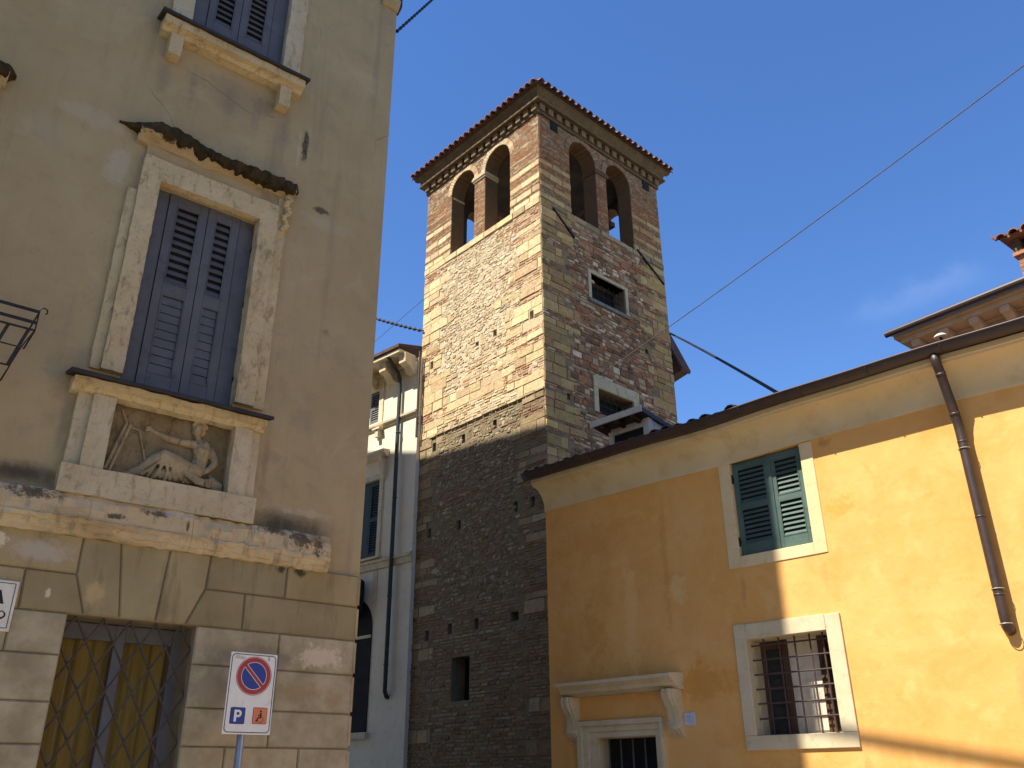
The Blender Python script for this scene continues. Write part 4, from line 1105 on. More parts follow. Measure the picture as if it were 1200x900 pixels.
# belfry walls with twin arches
TH = 0.50
def arch_wall(mb, u0, u1, z0, z1, arches, P, d0, d1, n=18):
    """arches: (uc, r, zspring). P(u, d, z)"""
    cuts = [u0]
    for (uc, r, zs) in arches:
        cuts += [uc - r + 2 * r * k / n for k in range(n + 1)]
    cuts.append(u1)
    def top(u):
        for (uc, r, zs) in arches:
            if uc - r - 1e-6 <= u <= uc + r + 1e-6: return zs + math.sqrt(max(0, r * r - (u - uc) ** 2)), True
        return None, False
    for a, b in zip(cuts[:-1], cuts[1:]):
        if b - a < 1e-6: continue
        t, ins = top((a + b) / 2)
        za, zb_ = (top(a)[0], top(b)[0]) if ins else (z0, z0)
        mb.face([P(a, d0, za), P(b, d0, zb_), P(b, d0, z1), P(a, d0, z1)])
        mb.face([P(b, d1, zb_), P(a, d1, za), P(a, d1, z1), P(b, d1, z1)])
        if ins: mb.face([P(a, d0, za), P(a, d1, za), P(b, d1, zb_), P(b, d0, zb_)])
    for (uc, r, zs) in arches:
        for sg in (-1, 1):
            u = uc + sg * r
            mb.face([P(u, d0, z0), P(u, d1, z0), P(u, d1, zs), P(u, d0, zs)])
AF = [(-17.515, 0.565, 18.77), (-15.875, 0.565, 18.77)]
AR = [(1.835, 0.575, 18.77), (3.465, 0.575, 18.77)]
m = MB()
arch_wall(m, TX0, TX1, ZB, ZC + 0.02, AF, lambda u, d, z: (u, d, z), TY0, TY0 + TH)
arch_wall(m, TX0, TX1, ZB, ZC + 0.02, AF, lambda u, d, z: (u, d, z), TY1, TY1 - TH)
arch_wall(m, TY0 + TH, TY1 - TH, ZB, ZC + 0.02, AR, lambda u, d, z: (d, u, z), TX1, TX1 - TH)
arch_wall(m, TY0 + TH, TY1 - TH, ZB, ZC + 0.02, AR, lambda u, d, z: (d, u, z), TX0, TX0 + TH)
for x in (TX0, TX1):
    for (a, b) in ((TY0, TY0 + TH), (TY1 - TH, TY1)):
        m.face([(x, a, ZB), (x, b, ZB), (x, b, ZC + 0.02), (x, a, ZC + 0.02)])
m.build("belfry_wall", M_brick, tow)
m = MB()
e_ = 0.012
arch_wall(m, TX0 + TH, TX1 - TH, ZB, ZC + 0.02, AF, lambda u, d, z: (u, d, z), TY0 + TH + e_, TY0 + TH + 2 * e_)
arch_wall(m, TX0 + TH, TX1 - TH, ZB, ZC + 0.02, AF, lambda u, d, z: (u, d, z), TY1 - TH - e_, TY1 - TH - 2 * e_)
arch_wall(m, TY0 + TH + .03, TY1 - TH - .03, ZB, ZC + 0.02, AR, lambda u, d, z: (d, u, z), TX1 - TH - e_, TX1 - TH - 2 * e_)
arch_wall(m, TY0 + TH + .03, TY1 - TH - .03, ZB, ZC + 0.02, AR, lambda u, d, z: (d, u, z), TX0 + TH + e_, TX0 + TH + 2 * e_)
m.build("inner_plaster", M_innershade, tow)
# ceiling of the belfry and roof deck
m = MB(); m.box(TX0 + TH + 0.03, TX1 - TH - 0.03, TY0 + TH + 0.03, TY1 - TH - 0.03, ZC - 0.10, ZC - 0.004)
m.build("belfry_ceiling", M_innershade, tow)
m = MB()
m.box(TX0 + TH, TX1 - TH, 2.55, 2.75, 17.45, 17.62); m.box(TX0 + TH, TX1 - TH, 3.6, 3.8, 17.45, 17.62)
m.box(-16.9, -16.7, TY0 + TH, TY1 - TH, 17.62, 17.8); m.box(-17.9, -17.7, 2.65, 2.8, 16.46, 17.45); m.box(-15.6, -15.45, 2.65, 2.8, 16.46, 17.45)
build_parts(m, "bell_frame_timber", M_wood, tow)
# pier capitals
m = MB()
def cap_f(a, b, y0, y1, z):
    m.box(a - 0.03, b + 0.03, y0, y1, z - 0.20, z - 0.14); m.box(a - 0.06, b + 0.06, y0 - 0.03, y1, z - 0.14, z - 0.07); m.box(a - 0.03, b + 0.03, y0 - 0.01, y1, z - 0.07, z - 0.002)
cap_f(-16.95, -16.44, TY0 - 0.045, TY0 + TH, 18.75)
m.build("pier_capital", M_beige2, tow, merge=True, rough=(0.008, 6))
m = MB(); m.box(-18.3, -18.05, TY0 + 0.06, TY0 + TH, 18.62, 18.68)
m.build("impost_band", M_beige2, tow)
m = MB()
m.box(TX1 - TH, TX1 + 0.045, 2.41 - 0.05, 2.89 + 0.05, 18.56, 18.62); m.box(TX1 - TH, TX1 + 0.06, 2.41 - 0.07, 2.89 + 0.07, 18.62, 18.68); m.box(TX1 - TH, TX1 + 0.04, 2.41 - 0.03, 2.89 + 0.03, 18.68, 18.74)
m.build("pier_capital", M_brick, tow, merge=True, rough=(0.01, 6))

# masonry skin: stone by stone
C_TUFF = [(0.63, 0.495, 0.275), (0.67, 0.54, 0.32), (0.57, 0.435, 0.245), (0.65, 0.51, 0.295), (0.60, 0.475, 0.285), (0.53, 0.39, 0.23)]
C_BRICK = [(0.44, 0.25, 0.14), (0.50, 0.31, 0.18), (0.40, 0.22, 0.12), (0.47, 0.29, 0.18), (0.52, 0.36, 0.23)]
C_RUB = [(0.56, 0.465, 0.305), (0.62, 0.53, 0.365), (0.50, 0.41, 0.27), (0.59, 0.485, 0.315), (0.45, 0.365, 0.245), (0.64, 0.56, 0.40), (0.53, 0.385, 0.24)]
C_DRUB = [(0.29, 0.235, 0.145), (0.34, 0.285, 0.185), (0.25, 0.195, 0.12), (0.32, 0.255, 0.16), (0.40, 0.35, 0.25), (0.27, 0.17, 0.10), (0.23, 0.18, 0.115), (0.30, 0.21, 0.125)]  # lower shaft rubble, the shade there put into darker colours
C_DBR = [(0.27, 0.165, 0.095), (0.31, 0.20, 0.115), (0.24, 0.15, 0.09), (0.29, 0.22, 0.135)]  # lower shaft brick, darkened for the same shade
C_RB = [(0.34, 0.165, 0.085), (0.41, 0.22, 0.12), (0.28, 0.14, 0.075), (0.36, 0.225, 0.125), (0.22, 0.13, 0.078), (0.45, 0.32, 0.19), (0.39, 0.155, 0.08), (0.17, 0.105, 0.065), (0.40, 0.285, 0.18)]
C_WST = [(0.58, 0.46, 0.32), (0.53, 0.41, 0.28), (0.62, 0.50, 0.36)]
tr = random.Random(21)
def jit(c, k=0.10):
    f = 1 + tr.uniform(-k, k) * 1.6
    return tuple(max(0.01, v * f * (1 + tr.uniform(-k, k) * 0.35)) for v in c)
def stone(mb, P, u0, u1, z0, z1, d, gap, col, jt=0.006, ch=0.012):
    """a dressed block: chamfered quad standing d proud of the mortar"""
    q = [(u0 + gap, z0 + gap), (u1 - gap, z0 + gap), (u1 - gap, z1 - gap), (u0 + gap, z1 - gap)]
    q = [(u + tr.uniform(-jt, jt), z + tr.uniform(-jt, jt)) for u, z in q]
    cu = sum(p[0] for p in q) / 4; cz = sum(p[1] for p in q) / 4
    c = min(ch, (u1 - u0) * 0.22, (z1 - z0) * 0.22)
    i = [(u + (c if u < cu else -c), z + (c if z < cz else -c)) for u, z in q]
    dd = [d + tr.uniform(-0.006, 0.006) for _ in q]
    mb.face([P(u, e, z) for (u, z), e in zip(i, dd)], col)
    for k in range(4):
        m_ = (k + 1) % 4
        mb.face([P(*((q[k][0],) + (-0.03,) + (q[k][1],))), P(q[m_][0], -0.03, q[m_][1]), P(i[m_][0], dd[m_], i[m_][1]), P(i[k][0], dd[k], i[k][1])], col)
def rubble(mb, P, u, z, ru, rz, d, col):
    n = tr.choice((5, 6, 6, 7)); a0 = tr.uniform(0, 6.28)
    o = []; 
    for k in range(n):
        a = a0 + 2 * math.pi * k / n; f = tr.uniform(0.78, 1.1)
        o.append((u + ru * f * math.cos(a), z + rz * f * math.sin(a)))
    i = [(u + (x - u) * 0.74, z + (y - z) * 0.74) for x, y in o]
    mb.face([P(x, d + tr.uniform(-0.006, 0.006), y) for x, y in i], col)
    for k in range(n):
        m_ = (k + 1) % n
        mb.face([P(o[k][0], -0.02, o[k][1]), P(o[m_][0], -0.02, o[m_][1]), P(i[m_][0], d, i[m_][1]), P(i[k][0], d, i[k][1])], col)
def subtract(iv, cuts):
    for (a, b) in cuts:
        out = []
        for (x, y) in iv:
            if b <= x or a >= y: out.append((x, y))
            else:
                if a > x: out.append((x, a))
                if b < y: out.append((b, y))
        iv = out
    return [(x, y) for x, y in iv if y - x > 0.03]
def course(mb, P, ivs, z0, z1, lmin, lmax, pal_, dmin, dmax, gap, jt, whites=0.0):
    for (a, b) in ivs:
        x = a - tr.uniform(0, lmin) * 0.0
        first = True
        while x < b - 0.01:
            w = tr.uniform(lmin, lmax) * (tr.uniform(0.4, 1) if first else 1); first = False
            e = min(b, x + w)
            if b - e < lmin * 0.45: e = b
            c = tr.choice(C_WST) if tr.random() < whites else tr.choice(pal_)
            stone(mb, P, x, e, z0, z1, tr.uniform(dmin, dmax), gap, jit(c), jt)
            x = e
def hole_cuts(holes, z0, z1, pad=0.015):
    return [(h[0] - pad, h[1] + pad) for h in holes if h[2] - pad < z1 and h[3] + pad > z0]
def arch_cuts(arches, z0, z1, ring=0.20):
    out = []
    zm = (z0 + z1) / 2
    for (uc, r, zs) in arches:
        if zm <= zs: out.append((uc - r, uc + r))
        else:
            rr_ = r + ring
            if zm < zs + rr_:
                h = math.sqrt(rr_ * rr_ - (zm - zs) ** 2); out.append((uc - h, uc + h))
    return out
def voussoirs(mb, P, arches, pal_, ring=0.19, n=22, d=0.022):
    for (uc, r, zs) in arches:
        for k in range(n):
            a, b = math.pi * k / n + 0.012, math.pi * (k + 1) / n - 0.012
            c = jit(tr.choice(pal_)); dd = d + tr.uniform(-0.006, 0.006)
            if zs + r + ring > ZC + 0.02: pass
            f = lambda an, q: (uc + q * math.cos(an), zs + q * math.sin(an))
            q = [f(a, r), f(a, r + ring), f(b, r + ring), f(b, r)]
            q = [(u, min(z, ZC)) for u, z in q]
            mb.face([P(u, dd, z) for u, z in q], c)
            for i in range(4):
                j = (i + 1) % 4
                mb.face([P(q[i][0], -0.02, q[i][1]), P(q[j][0], -0.02, q[j][1]), P(q[j][0], dd, q[j][1]), P(q[i][0], dd, q[i][1])], c)

def skin_face(P, u0, u1, zstart, holes, arches, side):
    mb = MB()
    W = u1 - u0
    CB = C_BRICK if side == 'f' else [(c[0] * 0.84, c[1] * 0.74, c[2] * 0.68) for c in C_BRICK]  # side face palettes carry its shade as darker tones
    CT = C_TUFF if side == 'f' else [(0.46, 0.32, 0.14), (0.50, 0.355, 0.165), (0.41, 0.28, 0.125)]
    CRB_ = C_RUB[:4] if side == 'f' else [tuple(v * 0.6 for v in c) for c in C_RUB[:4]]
    # --- belfry: brick with bands of pale tuff at the quoins
    z = 16.50
    k = 0
    bands = [16.50, 16.78, 17.20, 17.62] if side == 'f' else [16.50, 16.86, 17.25, 17.72]
    while z < ZC - 0.03:
        band = any(abs(z - b_) < 0.05 for b_ in bands)
        h = tr.uniform(0.17, 0.22) if band else tr.uniform(0.062, 0.074)
        if z + h > ZC: h = ZC - z
        ivs = subtract([(u0, u1)], arch_cuts(arches, z, z + h))
        if band and z < 17.9:
            edge = [(a, b) for a, b in ivs if a < u0 + 0.01 or b > u1 - 0.01]; mid = [t for t in ivs if t not in edge]
            course(mb, P, edge, z, z + h, 0.35, 0.8, CT, 0.008, 0.026, 0.003, 0.009)
            n_ = max(1, round(h / 0.068))
            for q in range(n_): course(mb, P, mid, z + h * q / n_, z + h * (q + 1) / n_, 0.16, 0.28, CB, 0.006, 0.02, 0.004, 0.003)
        elif z > 18.55:
            course(mb, P, ivs, z, z + h, 0.12, 0.28, CB + CRB_, 0.004, 0.02, 0.005, 0.004)
        else:
            course(mb, P, ivs, z, z + h, 0.16, 0.28, CB if tr.random() > 0.12 else CRB_[:1], 0.004, 0.022, 0.005, 0.003)
        z += h
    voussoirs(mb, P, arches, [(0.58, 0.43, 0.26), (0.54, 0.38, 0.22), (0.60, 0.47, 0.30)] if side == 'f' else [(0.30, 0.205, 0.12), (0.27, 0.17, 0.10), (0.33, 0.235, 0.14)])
    # --- sill band
    if side == 'f':
        course(mb, P, [(u0, u1)], 16.27, 16.49, 0.4, 0.8, C_TUFF[:2] + C_TUFF[3:], 0.03, 0.05, 0.003, 0.006)
    else:
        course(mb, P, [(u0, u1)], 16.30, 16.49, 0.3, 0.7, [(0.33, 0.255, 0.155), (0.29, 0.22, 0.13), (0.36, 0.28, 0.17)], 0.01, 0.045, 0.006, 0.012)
    # --- shaft: quoins each side, courses of their own
    for left in (True, False):
        z = zstart
        while z < 16.26:
            upper = z > 10.62
            ztop = 16.27 if upper else 10.60
            tuff_p = 0.62 if upper else (0.32 if z > 7 else 0.12)
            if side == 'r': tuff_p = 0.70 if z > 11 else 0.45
            r_ = tr.random()
            zone = tr.uniform(0.75, 1.55) if left or side == 'r' else tr.uniform(0.85, 1.95)
            if side == 'f' and not upper: zone = tr.uniform(0.7, 1.2)
            def ivs_for(za, zb): 
                iv = [(u0, u0 + zone)] if left else [(u1 - zone, u1)]
                return subtract(iv, hole_cuts(holes, za, zb))
            if r_ < tuff_p:
                h = min(tr.uniform(0.15, 0.34), ztop - z if ztop - z > 0.1 else 0.3)
                pal_ = C_TUFF if upper or side == 'r' else [(0.34, 0.26, 0.15), (0.37, 0.29, 0.17), (0.30, 0.22, 0.13)]  # lower quoins: tuff with the cast shade in its colour
                if side == 'r': pal_ = [(0.44, 0.305, 0.125), (0.48, 0.335, 0.145), (0.38, 0.255, 0.11), (0.33, 0.225, 0.105), (0.42, 0.26, 0.125)]  # side quoins: tuff darkened for the shaded face
                course(mb, P, ivs_for(z, z + h), z, z + h, 0.30, 0.95, pal_, 0.006, 0.030, 0.0025, 0.015)
                z += h
            else:
                nb = tr.choice((1, 2, 2, 3))
                for q in range(nb):
                    h = tr.uniform(0.065, 0.085)
                    if z + h > ztop + 0.02: break
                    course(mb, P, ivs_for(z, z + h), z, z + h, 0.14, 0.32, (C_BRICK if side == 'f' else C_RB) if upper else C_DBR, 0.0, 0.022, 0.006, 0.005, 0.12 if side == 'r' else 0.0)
                    z += h
            if upper is False and z > 10.5: z = 10.63
    # --- centre: rubble
    z = zstart
    while z < 16.22:
        upper = z > 10.62
        h = tr.uniform(0.06, 0.115)
        a, b = u0 + tr.uniform(0.8, 1.15), u1 - tr.uniform(0.8, 1.25)
        if side == 'f':
            blk = (11.10 < z < 11.42) or (not upper and tr.random() < 0.1 and z > 4)
            if blk and upper:
                hh = 0.26
                course(mb, P, subtract([(a, b)], hole_cuts(holes, z, z + hh)), z, z + hh, 0.3, 0.7, C_TUFF, 0.006, 0.022, 0.003, 0.014); z += hh; continue
            if upper and (z < 11.1 or 11.42 < z < 12.3) and tr.random() < 0.75 or (not upper and (z < 5.6 or tr.random() < 0.22)):
                hh = tr.uniform(0.07, 0.10)
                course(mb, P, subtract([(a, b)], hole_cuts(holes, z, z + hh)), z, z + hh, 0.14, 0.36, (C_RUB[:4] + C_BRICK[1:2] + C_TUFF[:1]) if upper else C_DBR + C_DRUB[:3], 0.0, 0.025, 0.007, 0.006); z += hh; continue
            pal_ = C_RUB if upper else C_DRUB
            ivs = subtract([(a, b)], hole_cuts(holes, z, z + h, 0.075))
            for (p, q) in ivs:
                x = p
                while x < q:
                    w = tr.uniform(0.05, 0.14) if tr.random() < 0.65 else tr.uniform(0.14, 0.27)
                    if tr.random() < 0.90:
                        big = tr.random() < 0.06
                        rubble(mb, P, x + w / 2, z + h / 2 + tr.uniform(-0.03, 0.03), w * (0.62 if not big else 0.9), h * (0.60 if not big else 0.9), tr.uniform(0.002, 0.020), jit(tr.choice(pal_), 0.09))
                    x += w
        else:
            hh = tr.uniform(0.065, 0.12) if tr.random() < 0.8 else tr.uniform(0.13, 0.22)
            ivs = subtract([(a, b)], hole_cuts(holes, z, z + hh, 0.10))
            if tr.random() < 0.62:
                course(mb, P, ivs, z, z + hh, 0.14, 0.42, C_RB, 0.0, 0.035, 0.006, 0.014, 0.10)
            else:
                for (p, q) in ivs:
                    x = p
                    while x < q:
                        w = tr.uniform(0.12, 0.36)
                        c = tr.choice(C_WST) if tr.random() < 0.12 else tr.choice(C_RB)
                        rubble(mb, P, x + w / 2, z + hh / 2 + tr.uniform(-0.02, 0.02), w * 0.6, hh * 0.6, tr.uniform(0.005, 0.03), jit(c, 0.12)); x += w
            h = hh
        z += h
    return mb
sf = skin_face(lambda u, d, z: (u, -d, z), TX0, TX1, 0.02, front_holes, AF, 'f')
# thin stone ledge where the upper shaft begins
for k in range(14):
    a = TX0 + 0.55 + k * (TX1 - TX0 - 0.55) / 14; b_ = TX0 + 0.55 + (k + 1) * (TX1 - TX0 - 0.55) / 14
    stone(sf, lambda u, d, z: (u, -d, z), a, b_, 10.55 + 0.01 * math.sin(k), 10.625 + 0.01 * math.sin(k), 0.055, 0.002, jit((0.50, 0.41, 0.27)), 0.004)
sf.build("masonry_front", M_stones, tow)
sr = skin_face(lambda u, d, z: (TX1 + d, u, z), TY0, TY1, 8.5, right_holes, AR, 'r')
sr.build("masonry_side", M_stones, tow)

# slit-like windows on the shaded side: stone frames, lintel and bars
m = MB()
X = TX1
def fbox(u0, u1, z0, z1, d): m.box(X - 0.30, X + d, u0, u1, z0, z1)
fbox(1.80, 1.92, 13.90, 14.86, 0.05); fbox(3.40, 3.52, 13.90, 14.86, 0.05); fbox(1.92, 3.40, 14.76, 14.86, 0.05)
m.build("stone_window_frame", M_beige2, tow, bevel=0.01)
m = MB(); fbox(1.79, 3.53, 13.79, 13.898, 0.085)
m.build("dark_window_sill", weathered_stone("mossy_grey_sill", (0.17, 0.155, 0.135), (0.24, 0.22, 0.195), (0.06, 0.055, 0.045), 0.9, 6), tow, bevel=0.012)
m = MB()
fbox(1.80, 1.98, 10.45, 11.16, 0.05); fbox(1.80, 3.68, 11.16, 11.50, 0.055); fbox(3.43, 3.66, 10.45, 11.16, 0.05)
m.build("stone_window_frame", M_beige2, tow, bevel=0.012)
m = MB()
for (u0, u1, z0, z1) in ((1.92, 3.40, 13.9, 14.76), (1.98, 3.43, 10.45, 11.16)):
    for k in range(1, 6): u = u0 + (u1 - u0) * k / 6; m.tube([(X - 0.18, u, z0), (X - 0.18, u, z1)], 0.012, 5)
    for k in range(1, 4): z = z0 + (z1 - z0) * k / 4; m.tube([(X - 0.18, u0, z), (X - 0.18, u1, z)], 0.012, 5)
m.build("window_bars", M_iron, tow)
# iron tie straps and scars of an old roof on the shaded side
m = MB()
for (a, b) in (((0.467, 16.28), (1.30, 15.67)), ((4.157, 16.50), (5.36, 15.74))):
    m.hexa([(X - 0.01, a[0], a[1] - 0.03), (X + 0.06, a[0], a[1] - 0.03), (X + 0.06, b[0], b[1] - 0.03), (X - 0.01, b[0], b[1] - 0.03),
            (X - 0.01, a[0], a[1] + 0.03), (X + 0.06, a[0], a[1] + 0.03), (X + 0.06, b[0], b[1] + 0.03), (X - 0.01, b[0], b[1] + 0.03)])
build_parts(m, "roof_scar_flashing", M_iron, tow)
# beam sockets high on the shaded side and hook on the sunny side
m = MB()
for (u, z) in ((0.62, 19.30), (4.86, 19.30)): m.box(X + 0.002, X + 0.045, u - 0.15, u + 0.15, z - 0.16, z + 0.14)
build_parts(m, "beam_socket", M_dark, tow)

# cornice: fillet, dentils, fillet, cove
m = MB()
def ring(z0, z1, d): 
    m.box(TX0 - d, TX1 + d, TY0 - d, TY1 + d, z0, z1)
ring(19.47, 19.55, 0.06); ring(19.55, 19.775, 0.03); ring(19.775, 19.84, 0.235)
ring(20.12, 20.17, 0.33)
def loop(d, z): return [(TX0 - d, TY0 - d, z), (TX1 + d, TY0 - d, z), (TX1 + d, TY1 + d, z), (TX0 - d, TY1 + d, z)]
cv = [(0.17 + 0.15 * (1 - math.cos(math.pi / 2 * k / 8)), 19.841 + 0.278 * k / 8) for k in range(9)]
for (d0, z0), (d1, z1) in zip(cv[:-1], cv[1:]):
    A_, B_ = loop(d0, z0), loop(d1, z1)
    for k in range(4): m.face([A_[k], A_[(k + 1) % 4], B_[(k + 1) % 4], B_[k]])
cor = m.build("cornice", weathered_stone("cornice_brick_plaster", (0.13, 0.084, 0.042), (0.175, 0.118, 0.062), (0.062, 0.04, 0.022), 0.9, 4), tow)
M_dent = weathered_stone("dentil_brick", (0.20, 0.13, 0.068), (0.26, 0.175, 0.096), (0.08, 0.052, 0.03), 0.8, 5)
nd = 15
for i in range(nd + 1):
    m = MB()
    u = TX0 - 0.03 + (TX1 - TX0 + 0.06 - 0.20) * i / nd
    m.box(u, u + 0.20, TY0 - 0.13, TY0 - 0.031, 19.555, 19.773); m.build("dentil", M_dent, cor, bevel=0.008, seg=1)
    m = MB()
    v = TY0 - 0.03 + (TY1 - TY0 + 0.06 - 0.20) * i / nd
    if i == 0: v = TY0 - 0.029
    m.box(TX1 + 0.031, TX1 + 0.13, v, v + 0.20, 19.555, 19.773); m.build("dentil", M_dent, cor, bevel=0.008, seg=1)

# tiled pyramid roof
ap = Vector(((TX0 + TX1) / 2, (TY0 + TY1) / 2, 21.35))
o_ = 0.42; ze = 20.18
cs = [Vector((TX0 - o_, TY0 - o_, ze)), Vector((TX1 + o_, TY0 - o_, ze)), Vector((TX1 + o_, TY1 + o_, ze)), Vector((TX0 - o_, TY1 + o_, ze))]
m = MB()
for k in range(4): m.face([cs[k], cs[(k + 1) % 4], ap])
m.face(cs[::-1])
trf = m.build("tiled_roof", M_tiled, tow)
m = MB()
def tile_side(mb, a, b, n, r=0.098):
    dirn = (b - a).normalized(); mid = (a + b) / 2; inw = Vector((-dirn.y, dirn.x, 0)); L_ = (b - a).length
    for k in range(n):
        s = (k + 0.5) / n
        base = a + (b - a) * s
        run_ = min(s, 1 - s) * L_ - 0.05
        slope = (ap.z - ze) / (L_ / 2)
        q0 = -0.085
        rowlen = 0.42; row = 0
        while q0 < run_:
            q1 = min(q0 + rowlen + 0.05, max(run_, q0 + 0.12))
            p0 = base + inw * q0 + Vector((0, 0, q0 * slope + 0.035 + tr.uniform(-0.01, 0.02))); p1 = base + inw * q1 + Vector((0, 0, q1 * slope + 0.025))
            p0 += dirn * tr.uniform(-0.015, 0.015)
            i = len(mb.v); ns = 6
            for (p, rr_) in ((p0, r), (p1, r * 0.84), (p0, r - 0.02), (p1, r * 0.84 - 0.02)):
                for t in range(ns + 1):
                    an = math.pi * t / ns
                    mb.v.append(tuple(p + dirn * (rr_ * math.cos(an)) + Vector((0, 0, rr_ * math.sin(an)))))
            nn = ns + 1
            for t in range(ns):
                mb.f.append((i + t, i + t + 1, i + nn + t + 1, i + nn + t)); mb.c.append((1, 1, 1))
                mb.f.append((i + 2 * nn + t + 1, i + 2 * nn + t, i + 3 * nn + t, i + 3 * nn + t + 1)); mb.c.append((1, 1, 1))
                mb.f.append((i + t + 1, i + t, i + 2 * nn + t, i + 2 * nn + t + 1)); mb.c.append((1, 1, 1))
            q0 += rowlen; row += 1
            if row > 5: break
        # pan tile under the gap
        if k < n - 1:
            pb = a + (b - a) * ((k + 1) / n) + inw * -0.05 + Vector((0, 0, 0.0))
            pe = pb + inw * 0.6 + Vector((0, 0, 0.6 * slope))
            i = len(mb.v)
            for p in (pb, pe):
                for t in range(5):
                    an = math.pi + math.pi * t / 4
                    mb.v.append(tuple(p + dirn * (0.085 * math.cos(an)) + Vector((0, 0, 0.05 + 0.06 * math.sin(an)))))
            for t in range(4):
                mb.f.append((i + t, i + t + 1, i + 5 + t + 1, i + 5 + t)); mb.c.append((1, 1, 1))
for k in range(4): tile_side(m, cs[k], cs[(k + 1) % 4], 24)
for k in range(4):   # hip tiles
    d = (ap - cs[k]); 
    for t in range(1, 12):
        p0 = cs[k] + d * (t / 12 - 0.01) + Vector((0, 0, 0.07)); p1 = cs[k] + d * ((t + 1.1) / 12) + Vector((0, 0, 0.05))
        m.tube([p0, p1], [0.10, 0.085], 8)
m.build("barrel_tiles", M_tile, trf)

# ------------------------------------------------------------------ cream house left of the tower
OC, RC, XC, YC = frame(180 - 48.5, 15.80991)
cre = thing("cream_house", "narrow cream house front in the alley, left of the tower, with long dark downpipe", "house", OC, RC)
M_creamw = generic("cream_wall_plaster", (0.70, 0.62, 0.46), (0.76, 0.68, 0.52), 1.2, (0.60, 0.52, 0.37), 5, rough=0.92, bs=40, bump=0.2)
M_creamt = generic("cream_trim", (0.58, 0.48, 0.31), (0.66, 0.56, 0.38), 2.5, (0.40, 0.31, 0.20), 8, rough=0.9)
M_dkgreen = generic("dark_green_paint", (0.022, 0.034, 0.028), (0.03, 0.044, 0.036), 5, rough=0.6)
cx0, cx1 = -27.0, -17.71
h1 = (-20.5, -19.52, 11.70, 12.80); h2 = (-20.6, -19.24, 7.45, 9.80); h3 = (-20.7, -19.25, 2.80, 5.6)
m = MB()
m.wall(cx0, cx1, 0, 13.35, [(*h1, 0.2), (*h2, 0.25), (*h3, 0.3)], 0.0, 0.25)
m.face([(cx1, 0, 0), (cx1, 0.3, 0), (cx1, 0.3, 13.35), (cx1, 0, 13.35)])
m.face([(cx0, 6, 0), (cx0, 0, 0), (cx0, 0, 13.35), (cx0, 6, 13.35)])
m.build("plaster_wall", M_creamw, cre)
m = MB()
sl = math.tan(R(14))
m.hexa([(cx0, -0.72, 13.50), (-17.90, -0.72, 13.50), (-17.74, 2.0, 13.50 + 2.7 * sl), (cx0, 2.0, 13.50 + 2.7 * sl), (cx0, -0.72, 13.60), (-17.90, -0.72, 13.60), (-17.74, 2.0, 13.60 + 2.7 * sl), (cx0, 2.0, 13.60 + 2.7 * sl)])
rf = m.build("roof", M_tiled, cre)
m = MB(); m.box(cx0, -17.93, -0.66, 0.0, 13.36, 13.46); m.box(cx0, -17.86, -0.12, 0.0, 13.20, 13.355); m.build("eave_soffit", M_creamt, rf)
for x in (-18.10, -19.02, -19.94):
    m = MB(); m.prism([(0.0, 12.78), (-0.16, 12.80), (-0.24, 12.90), (-0.32, 12.98), (-0.50, 13.05), (-0.52, 13.355), (-0.12, 13.355), (-0.12, 13.198), (0.0, 13.198)], x, x + 0.30, 'x')
    m.build("eave_bracket", M_creamt, cre, bevel=0.012)
m = MB()
sweep(m, [(0, 11.42), (-0.05, 11.43), (-0.06, 11.50), (-0.11, 11.52), (-0.12, 11.585), (0, 11.61)], [cx0, cx1 + 0.01], 0)
m.build("string_course", M_creamt, cre)
m = MB()
sweep(m, [(0, 7.06), (-0.05, 7.08), (-0.06, 7.24), (-0.10, 7.26), (-0.10, 7.34), (0, 7.37)], [cx0, cx1 + 0.02], 0)
m.build("string_course", M_creamt, cre)
m = MB(); m.box(-19.50, -19.30, -0.035, 0.01, 11.62, 12.95); m.box(-20.6, -19.5, -0.034, 0.01, 12.80, 12.95); m.box(-19.56, -19.22, -0.20, 0.0, 11.36, 11.42); m.box(-19.46, -19.32, -0.16, 0, 11.12, 11.36)
m.build("window_surround", M_creamt, cre, bevel=0.006)
louvre_leaf(cre, "shutter", -20.0, -19.53, 11.71, 12.79, 0.05, [(11.80, 12.20, 'open'), (12.28, 12.70, 'open')], M_greyframe, stile=0.06, pitch=0.075)
# pedimented window below
m = MB(); m.box(-19.24, -19.08, -0.04, 0.01, 7.40, 9.95); m.box(-20.8, -19.08, -0.038, 0.01, 9.80, 9.95)
sweep(m, [(0, 10.40), (-0.10, 10.42), (-0.22, 10.52), (-0.25, 10.54), (-0.25, 10.62), (0, 10.66)], [-20.9, -18.90], 0)
m.prism([(0.0, 9.75), (-0.05, 9.72), (-0.09, 9.80), (-0.10, 9.95), (-0.17, 10.2), (-0.20, 10.40), (0.0, 10.40)], -19.18, -19.02, 'x')
m.box(-20.9, -19.0, -0.14, 0, 7.375, 7.44)
m.build("pedimented_surround", M_creamt, cre, bevel=0.006)
for (a, b) in ((-19.72, -19.26),): louvre_leaf(cre, "shutter", a, b, 7.46, 9.79, 0.04, [(7.60, 8.55, 'open'), (8.65, 9.65, 'open')], M_dkgreen, stile=0.06, pitch=0.08)
m = MB(); m.box(-20.2, -19.74, 0.05, 0.09, 7.46, 9.79); m.build("shutter", M_dkgreen, cre)
